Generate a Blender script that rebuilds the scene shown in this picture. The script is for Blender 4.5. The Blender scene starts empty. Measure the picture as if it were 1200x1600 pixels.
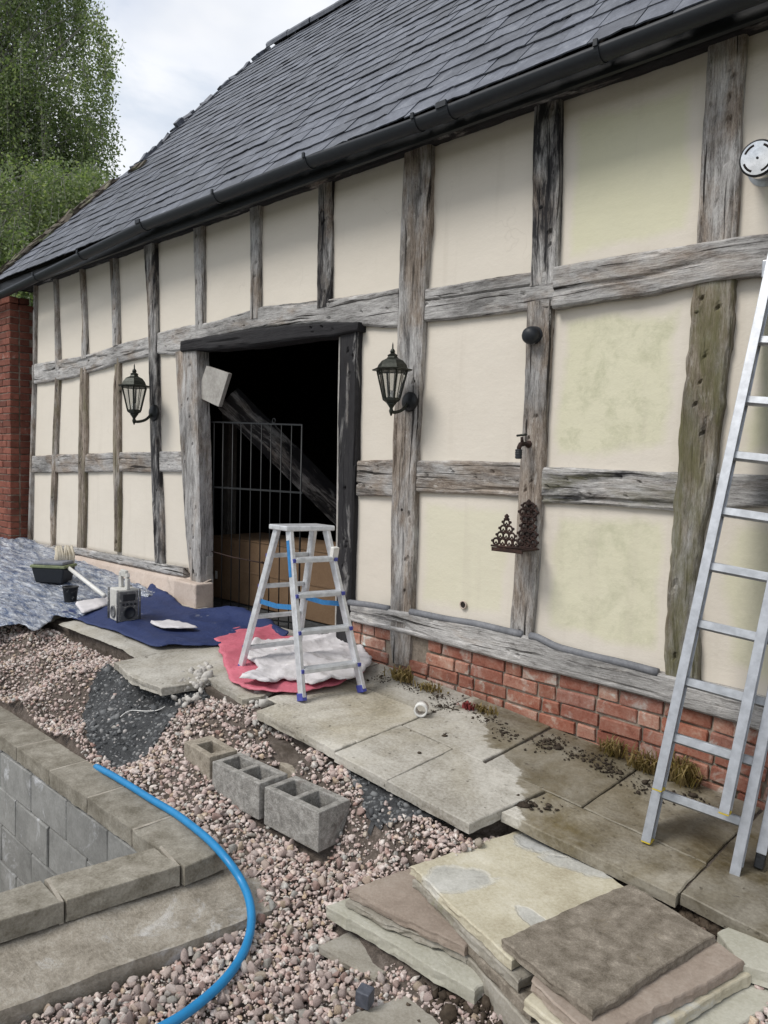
import bpy, bmesh, math, random
import numpy as np
from mathutils import Vector, Matrix, Euler

# ------------------------------------------------------------------ camera, sky, sun, exposure
SC = bpy.context.scene
COL = SC.collection
CAM = np.array([0.0, -3.5, 1.53])
FPX = 1200.0


def _n(v):
    return v / np.linalg.norm(v)


_L = _n(np.array([-1242.0, -106.0, FPX]))
_D = 19200.0
_V = np.array([-0.025 * _D, _D, FPX])
_V = _n(_V - _L * (_V @ _L / (np.linalg.norm(_V))) * np.linalg.norm(_V))
_X = -_L
_Z = -_V
_Y = np.cross(_Z, _X)
ROT = np.array([_X, _Y, _Z])          # world = ROT @ (x right, y down, z forward)

cam_d = bpy.data.cameras.new('camera')
cam = bpy.data.objects.new('camera', cam_d)
COL.objects.link(cam)
M3 = ROT @ np.diag([1.0, -1.0, -1.0])
cam.matrix_world = Matrix([list(M3[i]) + [CAM[i]] for i in range(3)] + [[0, 0, 0, 1]])
cam_d.sensor_fit = 'VERTICAL'
cam_d.sensor_height = 36.0
cam_d.lens = 36.0 * FPX / 1600.0
cam_d.clip_start = 0.05
cam_d.clip_end = 2000
SC.camera = cam

SUN_EL, SUN_AZ = 50.0, 200.0           # azimuth: clockwise from +Y
world = bpy.data.worlds.new('World')
SC.world = world
world.use_nodes = True
wn = world.node_tree
wn.nodes.clear()
_o = wn.nodes.new('ShaderNodeOutputWorld')
_mix = wn.nodes.new('ShaderNodeMixShader')
_b1 = wn.nodes.new('ShaderNodeBackground')
_b2 = wn.nodes.new('ShaderNodeBackground')
_sky = wn.nodes.new('ShaderNodeTexSky')
_sky.sky_type = 'NISHITA'
_sky.sun_disc = False
_sky.sun_elevation = math.radians(SUN_EL)
_sky.sun_rotation = math.radians(SUN_AZ)
_b1.inputs['Strength'].default_value = 0.1
wn.links.new(_sky.outputs[0], _b1.inputs['Color'])
_tc = wn.nodes.new('ShaderNodeTexCoord')
_mp = wn.nodes.new('ShaderNodeMapping')
_mp.inputs['Scale'].default_value = (1.0, 1.0, 1.9)
wn.links.new(_tc.outputs['Generated'], _mp.inputs['Vector'])


def _wnoise(scale, detail, rough, dist=0.3):
    n = wn.nodes.new('ShaderNodeTexNoise')
    n.inputs['Scale'].default_value = scale
    n.inputs['Detail'].default_value = detail
    n.inputs['Roughness'].default_value = rough
    n.inputs['Distortion'].default_value = dist
    wn.links.new(_mp.outputs[0], n.inputs['Vector'])
    return n


def _wramp(src, stops):
    r = wn.nodes.new('ShaderNodeValToRGB')
    e = r.color_ramp.elements
    while len(e) < len(stops):
        e.new(0.5)
    for i, (p, c) in enumerate(stops):
        e[i].position = p
        e[i].color = (*c, 1)
    wn.links.new(src, r.inputs[0])
    return r


_cn = _wnoise(3.4, 7, 0.55)
_cr = _wramp(_cn.outputs['Fac'], [(0.32, (0.48, 0.53, 0.62)), (0.45, (0.70, 0.76, 0.85)), (0.56, (0.92, 0.94, 0.98)), (0.72, (1.0, 1.0, 1.0))])
_b2.inputs['Strength'].default_value = 0.62
wn.links.new(_cr.outputs[0], _b2.inputs['Color'])
_cv = _wnoise(2.1, 5, 0.5, 0.1)
_cvr = _wramp(_cv.outputs['Fac'], [(0.25, (0.55,) * 3), (0.45, (0.95,) * 3)])
wn.links.new(_cvr.outputs[0], _mix.inputs[0])
wn.links.new(_b1.outputs[0], _mix.inputs[1])
wn.links.new(_b2.outputs[0], _mix.inputs[2])
wn.links.new(_mix.outputs[0], _o.inputs['Surface'])

sun_d = bpy.data.lights.new('sun', 'SUN')
sun_d.energy = 1.5
sun_d.angle = math.radians(22)
sun_d.color = (1.0, 0.96, 0.9)
sun = bpy.data.objects.new('sun', sun_d)
COL.objects.link(sun)
_az, _el = math.radians(SUN_AZ), math.radians(SUN_EL)
_dir = Vector((math.sin(_az) * math.cos(_el), math.cos(_az) * math.cos(_el), math.sin(_el)))
sun.rotation_euler = _dir.to_track_quat('Z', 'Y').to_euler()
sun.location = _dir * 30
SC.view_settings.view_transform = 'Standard'
SC.view_settings.look = 'None'
SC.view_settings.gamma = 1
SC.view_settings.exposure = 0.80
SC.view_settings.use_curve_mapping = False
SC.render.engine = 'CYCLES'

# ------------------------------------------------------------------ measuring helpers (photo pixel -> point on a real plane)
def _rw(p):
    return ROT @ np.array([p[0] - 600.0, p[1] - 800.0, FPX])


def on_wall(px, py, y=0.0):
    r = _rw((px, py))
    return CAM + r * ((y - CAM[1]) / r[1])


def on_z(px, py, z):
    r = _rw((px, py))
    return CAM + r * ((z - CAM[2]) / r[2])


def depth_of(P):
    return float((np.asarray(P) - CAM) @ ROT[:, 2])


_BX = [-12, -9.1, -5.5, -3.13, -1.25, 2]
_BZ = [.6, .50, .33, .26, .11, -.16]


def path_z(x, y):
    return np.interp(x, _BX, _BZ) + .055 * np.asarray(y)


def on_path(px, py, h=0.0):
    z = .1
    for _ in range(40):
        P = on_z(px, py, z)
        z = .5 * z + .5 * (float(path_z(P[0], P[1])) + h)
    return P


RNG = np.random.default_rng(7)
random.seed(7)


# ------------------------------------------------------------------ noise
def _hash(ix, iy, seed):
    h = (ix.astype(np.int64) * 374761393 + iy.astype(np.int64) * 668265263 + int(seed) * 1442695041) & 0x7fffffff
    h = ((h ^ (h >> 13)) * 1274126177) & 0x7fffffff
    return ((h ^ (h >> 16)) & 0xffff) / 65535.0


def vnoise(x, y, seed=0):
    x = np.asarray(x, float)
    y = np.asarray(y, float)
    ix = np.floor(x)
    iy = np.floor(y)
    fx = x - ix
    fy = y - iy
    fx = fx * fx * (3 - 2 * fx)
    fy = fy * fy * (3 - 2 * fy)
    a = _hash(ix, iy, seed)
    b = _hash(ix + 1, iy, seed)
    c = _hash(ix, iy + 1, seed)
    d = _hash(ix + 1, iy + 1, seed)
    return (a * (1 - fx) + b * fx) * (1 - fy) + (c * (1 - fx) + d * fx) * fy - 0.5


def fbm(x, y, seed=0, o=4):
    s = 0
    a = 1.0
    for i in range(o):
        s = s + a * vnoise(x * 2 ** i, y * 2 ** i, seed + i * 17)
        a *= .5
    return s


# ------------------------------------------------------------------ object helpers
def tag(o, label, cat, group=None):
    o['label'] = label
    o['category'] = cat
    if group:
        o['group'] = group
    return o


def empty(name, loc, label=None, cat=None, group=None, kind=None):
    o = bpy.data.objects.new(name, None)
    o.empty_display_size = .1
    o.location = [float(v) for v in loc]
    COL.objects.link(o)
    if label:
        tag(o, label, cat, group)
    if kind:
        o['kind'] = kind
    return o


def wloc(o):
    v = np.zeros(3)
    while o is not None:
        v += np.array(o.location)
        o = o.parent
    return v


def make_mesh(name, V, F, mat=None, smooth=False, uv=None):
    me = bpy.data.meshes.new(name)
    V = np.asarray(V, np.float64)
    if isinstance(F, np.ndarray):
        n, k = F.shape
        me.vertices.add(len(V))
        me.vertices.foreach_set('co', V.astype(np.float32).ravel())
        me.loops.add(n * k)
        me.loops.foreach_set('vertex_index', F.astype(np.int32).ravel())
        me.polygons.add(n)
        me.polygons.foreach_set('loop_start', np.arange(0, n * k, k, dtype=np.int32))
        me.polygons.foreach_set('loop_total', np.full(n, k, np.int32))
        me.update(calc_edges=True)
    else:
        me.from_pydata([tuple(map(float, v)) for v in V], [], [tuple(map(int, f)) for f in F])
    if uv is not None:
        l = me.uv_layers.new(name='UVMap')
        li = np.empty(len(me.loops), np.int32)
        me.loops.foreach_get('vertex_index', li)
        l.data.foreach_set('uv', np.asarray(uv, np.float32)[li].ravel())
    if smooth:
        me.polygons.foreach_set('use_smooth', np.ones(len(me.polygons), bool))
    if mat:
        me.materials.append(mat)
    me.update()
    return me


def put(name, me, parent=None, loc=(0, 0, 0), rot=None):
    """Link an object; loc is a world point."""
    o = bpy.data.objects.new(name, me)
    COL.objects.link(o)
    p = np.zeros(3)
    if parent is not None:
        o.parent = parent
        p = wloc(parent)
    o.location = [float(a - b) for a, b in zip(loc, p)]
    if rot is not None:
        o.rotation_euler = rot
    return o


def part(name, V, F, mat, parent=None, smooth=False, uv=None, bevel=0.0, seg=2, org=None):
    """World-space vertices -> an object whose origin is the middle of its base."""
    V = np.asarray(V, float)
    if org is None:
        org = np.array([(V[:, 0].min() + V[:, 0].max()) / 2, (V[:, 1].min() + V[:, 1].max()) / 2, V[:, 2].min()])
    o = put(name, make_mesh(name, V - org, F, mat, smooth, uv), parent, org)
    if bevel:
        b = o.modifiers.new('bevel', 'BEVEL')
        b.width = bevel
        b.segments = seg
        b.limit_method = 'ANGLE'
        b.angle_limit = math.radians(35)
    return o


class MB:
    def __init__(s):
        s.V = []
        s.F = []

    def add(s, V, F):
        n = len(s.V)
        s.V.extend([tuple(map(float, v)) for v in V])
        s.F.extend([tuple(int(i) + n for i in f) for f in F])
        return s

    def hexa(s, a, b):
        """a, b: two lists of 4 corners (same winding)."""
        return s.add(list(a) + list(b), [(3, 2, 1, 0), (4, 5, 6, 7), (0, 1, 5, 4), (1, 2, 6, 5), (2, 3, 7, 6), (3, 0, 4, 7)])

    def box(s, c, size, rot=None):
        h = np.array(size) / 2
        v = np.array([(x, y, z) for z in (-1, 1) for x, y in ((-1, -1), (1, -1), (1, 1), (-1, 1))]) * h
        if rot is not None:
            R = np.array(Euler(rot).to_matrix())
            v = v @ R.T
        v = v + np.array(c)
        return s.hexa(v[:4], v[4:])

    def bar(s, p, q, w, d, up=(0, 0, 1)):
        """rectangular bar p->q, w across (up x axis), d along 'up'."""
        p = np.array(p, float)
        q = np.array(q, float)
        a = _n(q - p)
        u = np.array(up, float)
        u = _n(u - a * (u @ a))
        r = np.cross(a, u)
        c = [(-1, -1), (1, -1), (1, 1), (-1, 1)]
        return s.hexa([p + r * x * w / 2 + u * y * d / 2 for x, y in c], [q + r * x * w / 2 + u * y * d / 2 for x, y in c])

    def cyl(s, p, q, r0, r1=None, n=16, caps=True):
        r1 = r0 if r1 is None else r1
        return s.tube([p, q], [r0, r1], n, caps)

    def tube(s, pts, r, n=10, caps=True):
        P = np.array(pts, float)
        k = len(P)
        R = np.full(k, r) if np.isscalar(r) else np.array(r, float)
        T = np.gradient(P, axis=0)
        T /= np.linalg.norm(T, axis=1)[:, None] + 1e-12
        u = np.array([0, 0, 1.0]) if abs(T[0][2]) < .9 else np.array([1.0, 0, 0])
        V = []
        ang = np.arange(n) * 2 * math.pi / n
        for i in range(k):
            u = _n(u - T[i] * (u @ T[i]))
            w = np.cross(T[i], u)
            for a in ang:
                V.append(P[i] + R[i] * (math.cos(a) * u + math.sin(a) * w))
        F = []
        for i in range(k - 1):
            for j in range(n):
                j2 = (j + 1) % n
                F.append((i * n + j, i * n + j2, (i + 1) * n + j2, (i + 1) * n + j))
        if caps:
            F.append(tuple(range(n - 1, -1, -1)))
            F.append(tuple((k - 1) * n + j for j in range(n)))
        return s.add(V, F)

    def lathe(s, c, axis, prof, n=20, flat=None):
        """prof: list of (r, h) along axis from c."""
        a = _n(np.array(axis, float))
        u = np.array([0, 0, 1.0]) if abs(a[2]) < .9 else np.array([1.0, 0, 0])
        u = _n(u - a * (u @ a))
        w = np.cross(a, u)
        V = []
        for r, h in prof:
            for j in range(n):
                t = 2 * math.pi * (j + .5) / n
                V.append(np.array(c) + a * h + r * (math.cos(t) * u + math.sin(t) * w))
        F = []
        for i in range(len(prof) - 1):
            for j in range(n):
                j2 = (j + 1) % n
                F.append((i * n + j, i * n + j2, (i + 1) * n + j2, (i + 1) * n + j))
        F.append(tuple(range(n - 1, -1, -1)))
        F.append(tuple((len(prof) - 1) * n + j for j in range(n)))
        return s.add(V, F)

    def ring(s, c, r, t, u=(1, 0, 0), v=(0, 0, 1), n=14, m=6, a0=0, a1=2 * math.pi):
        u = np.array(u, float)
        v = np.array(v, float)
        closed = abs(a1 - a0 - 2 * math.pi) < 1e-6
        pts = [np.array(c) + r * (math.cos(a) * u + math.sin(a) * v) for a in np.linspace(a0, a1, n + 1)]
        return s.tube(pts, t, m, True)

    def build(s, name, mat, parent=None, smooth=False, bevel=0.0, org=None, seg=2):
        return part(name, s.V, s.F, mat, parent, smooth, None, bevel, seg, org)


def grid_faces(nu, nv):
    i = np.arange(nu - 1)[:, None] * nv + np.arange(nv - 1)[None, :]
    return np.stack([i, i + nv, i + nv + 1, i + 1], -1).reshape(-1, 4)


def in_poly(x, y, poly):
    x = np.asarray(x)
    y = np.asarray(y)
    c = np.zeros(x.shape, bool)
    n = len(poly)
    for i in range(n):
        x0, y0 = poly[i][0], poly[i][1]
        x1, y1 = poly[(i + 1) % n][0], poly[(i + 1) % n][1]
        t = ((y0 > y) != (y1 > y)) & (x < (x1 - x0) * (y - y0) / (y1 - y0 + 1e-12) + x0)
        c ^= t
    return c


# ------------------------------------------------------------------ materials
class G:
    """small node-graph helper"""

    def __init__(s, name, rough=.8, metal=0.0, spec=.3):
        s.m = bpy.data.materials.new(name)
        s.m.use_nodes = True
        s.t = s.m.node_tree
        s.b = s.t.nodes['Principled BSDF']
        s.b.inputs['Roughness'].default_value = rough
        s.b.inputs['Metallic'].default_value = metal
        s.b.inputs['Specular IOR Level'].default_value = spec

    def new(s, t, **k):
        n = s.t.nodes.new(t)
        for a, v in k.items():
            setattr(n, a, v)
        return n

    def link(s, a, b):
        s.t.links.new(a, b)

    def val(s, x, sock):
        if isinstance(x, bpy.types.NodeSocket):
            s.link(x, sock)
        elif isinstance(x, (tuple, list)):
            sock.default_value = (*x, 1) if len(x) == 3 and len(sock.default_value) == 4 else x
        else:
            sock.default_value = x

    def math(s, op, a, b=0.0, clamp=False):
        n = s.new('ShaderNodeMath', operation=op, use_clamp=clamp)
        s.val(a, n.inputs[0])
        s.val(b, n.inputs[1])
        return n.outputs[0]

    def mix(s, f, a, b, mode='MIX'):
        n = s.new('ShaderNodeMix', data_type='RGBA', blend_type=mode)
        s.val(f, n.inputs[0])
        s.val(a, n.inputs[6])
        s.val(b, n.inputs[7])
        return n.outputs[2]

    def ramp(s, src, stops):
        r = s.new('ShaderNodeValToRGB')
        e = r.color_ramp.elements
        while len(e) < len(stops):
            e.new(.5)
        for i, (p, c) in enumerate(stops):
            e[i].position = p
            e[i].color = (*c, 1) if not np.isscalar(c) else (c, c, c, 1)
        s.link(src, r.inputs[0])
        return r.outputs[0]

    def coord(s, kind='Object', scale=(1, 1, 1), rnd=True):
        if kind == 'Position':
            v = s.new('ShaderNodeNewGeometry').outputs['Position']
        else:
            v = s.new('ShaderNodeTexCoord').outputs[kind]
        mp = s.new('ShaderNodeMapping')
        s.link(v, mp.inputs[0])
        mp.inputs['Scale'].default_value = scale
        if rnd:
            oi = s.new('ShaderNodeObjectInfo')
            q = s.math('MULTIPLY', oi.outputs['Random'], 37.0)
            cx = s.new('ShaderNodeCombineXYZ')
            s.link(q, cx.inputs[0])
            s.link(q, cx.inputs[1])
            s.link(q, cx.inputs[2])
            s.link(cx.outputs[0], mp.inputs['Location'])
        return mp.outputs[0]

    def noise(s, co, scale, detail=4, rough=.55, dist=0.0):
        n = s.new('ShaderNodeTexNoise')
        s.link(co, n.inputs['Vector'])
        n.inputs['Scale'].default_value = scale
        n.inputs['Detail'].default_value = detail
        n.inputs['Roughness'].default_value = rough
        n.inputs['Distortion'].default_value = dist
        return n.outputs['Fac']

    def voro(s, co, scale, feature='F1', out='Distance'):
        n = s.new('ShaderNodeTexVoronoi', feature=feature)
        s.link(co, n.inputs['Vector'])
        n.inputs['Scale'].default_value = scale
        return n.outputs[out]

    def attr(s, name):
        n = s.new('ShaderNodeAttribute', attribute_type='OBJECT', attribute_name=name)
        return n.outputs['Fac']

    def rnd(s):
        return s.new('ShaderNodeObjectInfo').outputs['Random']

    def island(s):
        return s.new('ShaderNodeNewGeometry').outputs['Random Per Island']

    def bump(s, h, strength=.5, dist=.01, chain=None):
        n = s.new('ShaderNodeBump')
        n.inputs['Strength'].default_value = strength
        n.inputs['Distance'].default_value = dist
        s.link(h, n.inputs['Height'])
        if chain:
            s.link(chain, n.inputs['Normal'])
        return n.outputs[0]

    def done(s, color, rough=None, normal=None):
        s.val(color, s.b.inputs['Base Color'])
        if rough is not None:
            s.val(rough, s.b.inputs['Roughness'])
        if normal is not None:
            s.link(normal, s.b.inputs['Normal'])
        return s.m


def rocky(name, cols, scale=6, fine=60, vary=.25, stain=None, stain_scale=3, stain_at=.55, rough=.85, bump=.5, bdist=.006, kind='Object', island=False, spec=.25, hue=None):
    g = G(name, rough, 0, spec)
    co = g.coord(kind, rnd=kind == 'Object')
    n1 = g.noise(co, scale, 9, .70, .25)
    n2 = g.noise(co, fine, 5, .7)
    f = g.math('ADD', g.math('MULTIPLY', n1, .65), g.math('MULTIPLY', n2, .35))
    k = len(cols)
    c = g.ramp(f, [(.34 + .32 * i / (k - 1), cols[i]) for i in range(k)])
    if stain:
        sn = g.noise(co, stain_scale, 8, .68, .5)
        c = g.mix(g.ramp(sn, [(stain_at, 0.0), (stain_at + .12, 1.0)]), c, stain)
    r = g.island() if island else g.rnd()
    if hue:
        c = g.mix(.8, c, g.ramp(r, hue), 'MULTIPLY')
    v = g.math('ADD', g.math('MULTIPLY', r, 2 * vary), 1 - vary)
    cv = g.new('ShaderNodeCombineColor')
    for i in range(3):
        g.link(v, cv.inputs[i])
    c = g.mix(1.0, c, cv.outputs[0], 'MULTIPLY')
    return g.done(c, None, g.bump(f, bump, bdist))


def plain(name, col, rough=.5, metal=0.0, bump=0.0, scale=40, vary=.12, spec=.4):
    g = G(name, rough, metal, spec)
    co = g.coord('Object')
    n = g.noise(co, scale, 4, .6)
    d = tuple(max(0, c * (1 - vary)) for c in col)
    u = tuple(min(1, c * (1 + vary)) for c in col)
    c = g.ramp(n, [(.35, d), (.65, u)])
    return g.done(c, None, g.bump(n, bump, .004) if bump else None)


def m_timber():
    g = G('weathered_oak', .85, 0, .2)
    uv = g.new('ShaderNodeUVMap').outputs[0]
    oi = g.math('MULTIPLY', g.rnd(), 50.0)
    mp = g.new('ShaderNodeMapping')
    g.link(uv, mp.inputs[0])
    cx = g.new('ShaderNodeCombineXYZ')
    g.link(oi, cx.inputs[0])
    g.link(oi, cx.inputs[1])
    g.link(cx.outputs[0], mp.inputs['Location'])
    base = mp.outputs[0]

    def sc(x, y):
        m = g.new('ShaderNodeMapping')
        g.link(base, m.inputs[0])
        m.inputs['Scale'].default_value = (x, y, 1)
        return m.outputs[0]
    # grain wanders round knots: bend the across-coordinate
    wn_ = g.noise(sc(1.7, 4.0), 1.0, 3, .5)
    sx = g.new('ShaderNodeSeparateXYZ')
    g.link(base, sx.inputs[0])
    vv = g.math('ADD', sx.outputs[1], g.math('MULTIPLY', g.math('SUBTRACT', wn_, .5), .055))
    cb = g.new('ShaderNodeCombineXYZ')
    g.link(sx.outputs[0], cb.inputs[0])
    g.link(vv, cb.inputs[1])
    warped = cb.outputs[0]

    def wc(x, y):
        m = g.new('ShaderNodeMapping')
        g.link(warped, m.inputs[0])
        m.inputs['Scale'].default_value = (x, y, 1)
        return m.outputs[0]
    grain = g.noise(wc(7.0, 62), 2.0, 8, .78, .1)
    fine = g.noise(wc(34, 190), 2.0, 5, .8)
    mid = g.noise(wc(1.6, 12), 2.0, 7, .72, .2)
    blot = g.noise(sc(1.1, 3.0), 1.6, 5, .65, .4)
    tone = g.noise(sc(.8, 1.8), 1.7, 4, .6, .2)
    fac = g.math('ADD', g.math('ADD', g.math('MULTIPLY', grain, .42), g.math('MULTIPLY', mid, .33)), g.math('MULTIPLY', fine, .25))
    grey = g.ramp(fac, [(.37, (.045, .041, .039)), (.435, (.18, .17, .163)), (.50, (.36, .35, .34)), (.60, (.58, .565, .55))])
    brown = g.ramp(fac, [(.37, (.028, .02, .015)), (.44, (.125, .094, .07)), (.51, (.26, .21, .168)), (.60, (.44, .385, .325))])
    bl = g.math('ADD', blot, g.math('MULTIPLY', g.math('SUBTRACT', g.attr('brown'), .5), .35))
    c = g.mix(g.ramp(bl, [(.44, 0.0), (.60, .9)]), grey, brown)
    tr = g.ramp(tone, [(.32, .50), (.5, .95), (.66, 1.30)])
    c = g.mix(1.0, c, tr, 'MULTIPLY')
    # dark weather checks along the grain
    chk = g.noise(wc(.75, 26), 1.7, 4, .55, .2)
    c = g.mix(g.ramp(chk, [(.615, 0.0), (.655, .93)]), c, (.018, .015, .013))
    # limewash residue
    lw = g.noise(sc(5, 16), 2.0, 8, .75, .2)
    lw = g.math('MULTIPLY', g.ramp(lw, [(.55, 0.0), (.64, .65)]), g.ramp(g.noise(sc(.9, 2.0), 1.9, 3, .5), [(.45, .0), (.6, 1.0)]))
    c = g.mix(lw, c, (.56, .53, .49))
    # peg and nail holes with a stain below
    vo = g.voro(sc(1.0, 1.0), 6.0)
    pick = g.voro(sc(1.0, 1.0), 6.0, 'F1', 'Color')
    ps = g.new('ShaderNodeSeparateColor')
    g.link(pick, ps.inputs[0])
    on = g.ramp(ps.outputs[0], [(.80, 0.0), (.82, 1.0)])
    hole = g.math('MULTIPLY', g.ramp(vo, [(.04, 1.0), (.075, 0.0)]), on)
    halo = g.math('MULTIPLY', g.math('MULTIPLY', g.ramp(vo, [(.05, .7), (.34, 0.0)]), on), g.ramp(mid, [(.4, 0.0), (.6, 1.0)]))
    c = g.mix(halo, c, (.04, .034, .03))
    c = g.mix(hole, c, (.01, .009, .008))
    # black staining / charring
    ch = g.math('MULTIPLY', g.attr('char'), 1.0)
    cn = g.math('ADD', g.math('MULTIPLY', g.noise(wc(.8, 5), 1.8, 6, .7, .4), 1.0), g.math('MULTIPLY', g.math('SUBTRACT', ch, .5), .75))
    c = g.mix(g.ramp(cn, [(.50, 0.0), (.62, .95)]), c, (.014, .0135, .016))
    # algae
    mo = g.attr('moss')
    mn = g.math('ADD', g.noise(sc(2.0, 7), 1.6, 8, .72, .3), g.math('MULTIPLY', g.math('SUBTRACT', mo, .5), .6))
    gm = g.mix(grain, (.055, .05, .02), (.21, .20, .10))
    c = g.mix(g.ramp(mn, [(.50, 0.0), (.78, .85)]), c, gm)
    h = g.math('SUBTRACT', g.math('ADD', fac, g.math('MULTIPLY', grain, .5)), g.math('ADD', g.ramp(chk, [(.615, 0.0), (.66, .7)]), g.math('MULTIPLY', hole, 1.5)))
    return g.done(c, None, g.bump(h, 1.0, .007))


def m_plaster():
    g = G('limewashed_plaster', .9, 0, .15)
    uv = g.new('ShaderNodeUVMap').outputs[0]
    sp = g.new('ShaderNodeSeparateXYZ')
    g.link(uv, sp.inputs[0])
    co = g.coord('Object')
    wob = g.math('MULTIPLY', g.math('SUBTRACT', g.noise(co, 2.2, 5, .6), .5), .42)
    new = g.mix(g.noise(co, 2.0, 4, .6), (.625, .572, .492), (.67, .62, .545))

    def edge(ax):
        d = g.math('SUBTRACT', .5, g.math('ABSOLUTE', g.math('SUBTRACT', sp.outputs[ax], .5)))
        return d
    d = g.math('MINIMUM', edge(0), edge(1))
    d = g.math('ADD', d, g.math('MULTIPLY', wob, .55))
    pm = g.math('MULTIPLY', g.ramp(d, [(.15, 0.0), (.205, 1.0)]), g.attr('patch'))
    old = g.mix(g.noise(co, 3.5, 4, .6), (.585, .57, .395), (.635, .615, .465))
    al = g.math('MULTIPLY', g.ramp(g.noise(co, 7, 7, .75, .3), [(.48, 0.0), (.70, .85)]), g.attr('algae'))
    old = g.mix(al, old, (.38, .39, .24))
    c = g.mix(pm, new, old)
    # faint dirt runs
    mp = g.new('ShaderNodeMapping')
    g.link(co, mp.inputs[0])
    mp.inputs['Scale'].default_value = (9, 9, .8)
    dn = g.noise(mp.outputs[0], 1.0, 5, .6)
    c = g.mix(g.ramp(dn, [(.58, 0.0), (.85, .35)]), c, (.47, .42, .35))
    # brush and trowel marks, hairline cracks
    tm = g.new('ShaderNodeMapping')
    g.link(co, tm.inputs[0])
    tm.inputs['Rotation'].default_value = (0, .5, 0)
    tm.inputs['Scale'].default_value = (5, 5, 26)
    tw = g.noise(tm.outputs[0], 1.0, 4, .6, .6)
    c = g.mix(1.0, c, g.ramp(tw, [(.3, .985), (.7, 1.012)]), 'MULTIPLY')
    wv = g.new('ShaderNodeTexVoronoi', feature='DISTANCE_TO_EDGE')
    dn2 = g.new('ShaderNodeVectorMath', operation='ADD')
    g.link(co, dn2.inputs[0])
    nz = g.new('ShaderNodeTexNoise')
    g.link(co, nz.inputs['Vector'])
    nz.inputs['Scale'].default_value = 5
    sc_ = g.new('ShaderNodeVectorMath', operation='SCALE')
    g.link(nz.outputs['Color'], sc_.inputs[0])
    sc_.inputs['Scale'].default_value = .35
    g.link(sc_.outputs[0], dn2.inputs[1])
    g.link(dn2.outputs[0], wv.inputs['Vector'])
    wv.inputs['Scale'].default_value = 1.5
    crk = g.math('MULTIPLY', g.ramp(wv.outputs['Distance'], [(.0, 1.0), (.006, 0.0)]), g.ramp(g.noise(co, 2.6, 3, .5), [(.56, 0.0), (.66, .16)]))
    c = g.mix(crk, c, (.30, .26, .21))
    n = g.noise(co, 55, 5, .7)
    n2 = g.noise(co, 5, 3, .5)
    h = g.math('SUBTRACT', g.math('ADD', g.math('ADD', g.math('MULTIPLY', n, .3), n2), g.math('MULTIPLY', tw, .14)), g.math('MULTIPLY', crk, .3))
    return g.done(c, None, g.bump(h, .45, .012))


def m_path():
    g = G('wet_concrete_flag', .7, 0, .35)
    co = g.coord('Position', rnd=False)
    ob = g.rnd()
    n1 = g.noise(co, 2.4, 6, .65, .3)
    n2 = g.noise(co, 70, 5, .7)
    f = g.math('ADD', g.math('MULTIPLY', n1, .6), g.math('MULTIPLY', n2, .4))
    dry = g.ramp(f, [(.36, (.21, .19, .155)), (.46, (.33, .31, .27)), (.56, (.45, .43, .385)), (.68, (.55, .53, .48))])
    brown = g.ramp(f, [(.34, (.12, .10, .065)), (.5, (.23, .20, .135)), (.66, (.35, .31, .23))])
    c = g.mix(g.ramp(g.noise(co, 1.5, 5, .6, .4), [(.48, 0.0), (.70, .75)]), dry, brown)
    sp = g.new('ShaderNodeSeparateXYZ')
    g.link(co, sp.inputs[0])
    # water has run out from the wall foot towards the near end of the path
    a = g.math('ADD', g.math('MULTIPLY', sp.outputs[0], .9), 1.80)
    b = g.math('MULTIPLY', g.math('ADD', sp.outputs[1], .62), .95)
    m = g.math('ADD', g.math('ADD', a, b), g.math('MULTIPLY', g.math('SUBTRACT', g.noise(co, 4.5, 6, .6, .5), .5), 1.1))
    wet = g.ramp(m, [(0.0, 0.0), (.05, .8), (.18, 1.0)])
    w2 = g.math('MULTIPLY', wet, g.ramp(g.noise(co, 3.1, 6, .65, .4), [(.36, 1.0), (.62, .55)]))
    wc = g.mix(1.0, c, (.27, .225, .13), 'MULTIPLY')
    c = g.mix(w2, c, wc)
    pits = g.ramp(g.noise(co, 26, 4, .6), [(.30, 1.0), (.36, 0.0)])
    c = g.mix(g.math('MULTIPLY', pits, .6), c, (.06, .05, .035))
    v = g.math('ADD', g.math('MULTIPLY', ob, .3), .85)
    cv = g.new('ShaderNodeCombineColor')
    for i in range(3):
        g.link(v, cv.inputs[i])
    c = g.mix(1.0, c, cv.outputs[0], 'MULTIPLY')
    r = g.math('SUBTRACT', .82, g.math('MULTIPLY', w2, g.ramp(g.noise(co, 7, 4, .6), [(.35, .50), (.6, .25)])))
    h = g.math('SUBTRACT', f, pits)
    return g.done(c, r, g.bump(h, .45, .006))


def m_leaf(name, cols):
    g = G(name, .55, 0, .25)
    c = g.ramp(g.island(), [(i / (len(cols) - 1), cc) for i, cc in enumerate(cols)])
    g.val(c, g.b.inputs['Base Color'])
    tr = g.new('ShaderNodeBsdfTranslucent')
    g.link(g.mix(1.0, c, (1.5, 1.7, .8), 'MULTIPLY'), tr.inputs[0])
    mx = g.new('ShaderNodeMixShader')
    mx.inputs[0].default_value = .38
    out = g.t.nodes['Material Output']
    g.link(g.b.outputs[0], mx.inputs[1])
    g.link(tr.outputs[0], mx.inputs[2])
    g.link(mx.outputs[0], out.inputs[0])
    return g.m


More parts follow.
